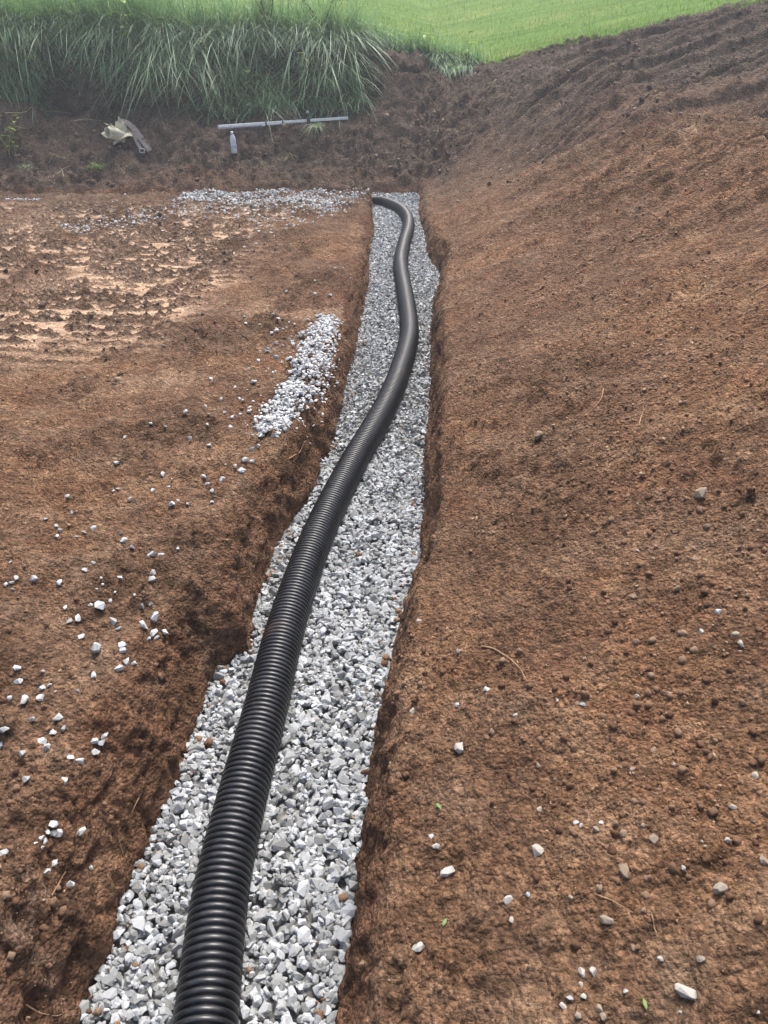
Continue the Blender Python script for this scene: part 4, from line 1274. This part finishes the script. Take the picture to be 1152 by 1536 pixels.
# ------------------------------------------------------------------ leather and canvas tool pouch
M_canvas = mat_simple('khaki_canvas', (.56, .53, .40), .9, .22, 14, .004)
M_strap = mat_simple('worn_leather', (.13, .115, .115), .65, .35, 18, .003)
def build_pouch():
    c = hit(193, 212)
    e = bpy.data.objects.new('tool_pouch', None); COL.objects.link(e); e.location = c; e.scale = (1.05, 1.05, 1.05)
    tag(e, 'khaki canvas tool pouch with dark leather belt dropped on the bench', 'tool pouch')
    # pockets: open crumpled sacks
    def pocket(off, rz, sx, sy, h, seed, tilt):
        k, m = 28, 12
        V = []
        for i in range(m):
            t = i / (m - 1)
            for j in range(k):
                a = 2 * math.pi * j / k
                r = .82 + .25 * t
                sq = 1 / max(abs(math.cos(a)), abs(math.sin(a))) ** .55
                x = sx * r * sq * math.cos(a); y = sy * r * sq * math.sin(a)
                w_ = 1 + .14 * float(vnoise(j * .55 + seed, i * .5, seed))
                V.append((x * w_, y * w_ + .03 * t * float(vnoise(j * .4, 3.3, seed)), h * t * (1 + .25 * float(vnoise(j * .5, 1.1, seed + 1)) * t)))
        V = np.array(V)
        inner = V.reshape(m, k, 3)[::-1].copy(); inner[..., :2] *= .93
        A = np.concatenate([V.reshape(m, k, 3), inner[:-1]], 0)
        mm = len(A)
        idx = np.arange(mm * k).reshape(mm, k); nx_ = np.roll(idx, -1, 1)
        F = np.stack([idx[:-1], nx_[:-1], nx_[1:], idx[1:]], -1).reshape(-1, 4)
        Rm = np.array((Matrix.Rotation(rz, 3, 'Z') @ Matrix.Rotation(tilt, 3, 'Y') @ Matrix.Rotation(.35, 3, 'X')))
        W = A.reshape(-1, 3) @ Rm.T + np.array(off)
        obj('pocket', mesh_np('pocket', W, F, M_canvas), e)
    pocket((-.05, -.03, .05), .3, .085, .07, .26, 3, -1.15)
    pocket((-.02, .06, .07), -.15, .075, .06, .22, 9, -.55)
    # front flap
    def ribbon(P, wd, thick, name, mat, up=(0, -.5, .85), parent=e):
        P = np.array(P, float)
        s = np.linspace(0, 1, len(P)); q = np.linspace(0, 1, 28)
        C = np.stack([np.interp(q, s, P[:, k]) for k in range(3)], -1)
        for _ in range(4): C[1:-1] = .25 * C[:-2] + .5 * C[1:-1] + .25 * C[2:]
        T = np.gradient(C, axis=0); T /= np.linalg.norm(T, axis=1)[:, None]
        S = np.cross(T, np.array(up)); S /= np.linalg.norm(S, axis=1)[:, None]; U = np.cross(S, T)
        ring = np.stack([C + S * wd / 2 + U * thick / 2, C - S * wd / 2 + U * thick / 2, C - S * wd / 2 - U * thick / 2, C + S * wd / 2 - U * thick / 2], 1)
        idx = np.arange(28 * 4).reshape(28, 4); nx_ = np.roll(idx, -1, 1)
        F = np.stack([idx[:-1], nx_[:-1], nx_[1:], idx[1:]], -1).reshape(-1, 4)
        F = np.concatenate([F, [[0, 1, 2, 3]], [[111, 110, 109, 108]]])
        return obj(name, mesh_np(name, ring.reshape(-1, 3), F, mat, False), parent)
    ribbon([(-.20, -.10, -.02), (-.08, -.11, .05), (.03, -.10, .10), (.12, -.07, .09)], .07, .012, 'flap', M_canvas)
    ribbon([(-.10, .09, .27), (.0, .07, .25), (.09, .02, .18), (.16, -.04, .12), (.24, -.12, .03), (.33, -.2, -.07), (.36, -.22, -.11)], .085, .012, 'belt', M_strap)
    b = ribbon([(.10, -.05, .14), (.15, -.12, .05), (.19, -.18, -.03), (.24, -.22, -.09)], .06, .010, 'strap', M_strap)
    ring = [(.22, -.235, -.075), (.29, -.245, -.085), (.285, -.26, -.135), (.215, -.25, -.125), (.22, -.235, -.075)]
    q = np.linspace(0, 4, 33); RP_ = np.array(ring)
    V, F = tube(np.stack([np.interp(q, range(5), RP_[:, k]) for k in range(3)], -1), .008, 6)
    obj('buckle', mesh_np('buckle', V, F, M_alu2), b)
build_pouch()

# fresh leaves dropped on the slope
def dropped_leaf(px, py, ln, az, label):
    p = hit(px, py)
    V, F = leaf(np.zeros(3), np.array([math.cos(az), math.sin(az), .25]), np.array([0, 0, 1.0]), ln, ln * .4)
    o = obj('fallen_leaf', mesh_np('fallen_leaf', V, F, M_leafb, True, {'tint': np.full(len(V), .35)}), None, p + np.array([0, 0, .006]))
    tag(o, label, 'leaf')
dropped_leaf(662, 1218, .020, 2.2, 'small green leaf lying by a hollow in the slope')
dropped_leaf(664, 1393, .018, 1.1, 'narrow green leaf lying among clods at the trench rim')
dropped_leaf(968, 1520, .018, 1.6, 'green leaf tip near a cluster of broken white stones')

# ------------------------------------------------------------------ scattering volume added to imitate lens glare over the far end
def build_glare_veil():
    bm = bmesh.new(); bmesh.ops.create_cube(bm, size=1)
    bmesh.ops.scale(bm, vec=(130, 76, 15), verts=bm.verts)
    bmesh.ops.translate(bm, vec=(5, 33, 5.5), verts=bm.verts)
    m = bpy.data.materials.new('glare_veil_volume'); m.use_nodes = True
    N, Lk = m.node_tree.nodes, m.node_tree.links
    N.remove(N['Principled BSDF'])
    v = N.new('ShaderNodeVolumePrincipled')
    v.inputs['Color'].default_value = (.9, .95, 1, 1); v.inputs['Density'].default_value = .004; v.inputs['Anisotropy'].default_value = .3
    Lk.new(v.outputs[0], N['Material Output'].inputs['Volume'])
    me = bpy.data.meshes.new('glare_veil'); bm.to_mesh(me); bm.free(); me.materials.append(m)
    tag(obj('glare_veil', me), 'thin pale veil added over the site to imitate lens glare', None, None, 'stuff')
build_glare_veil()
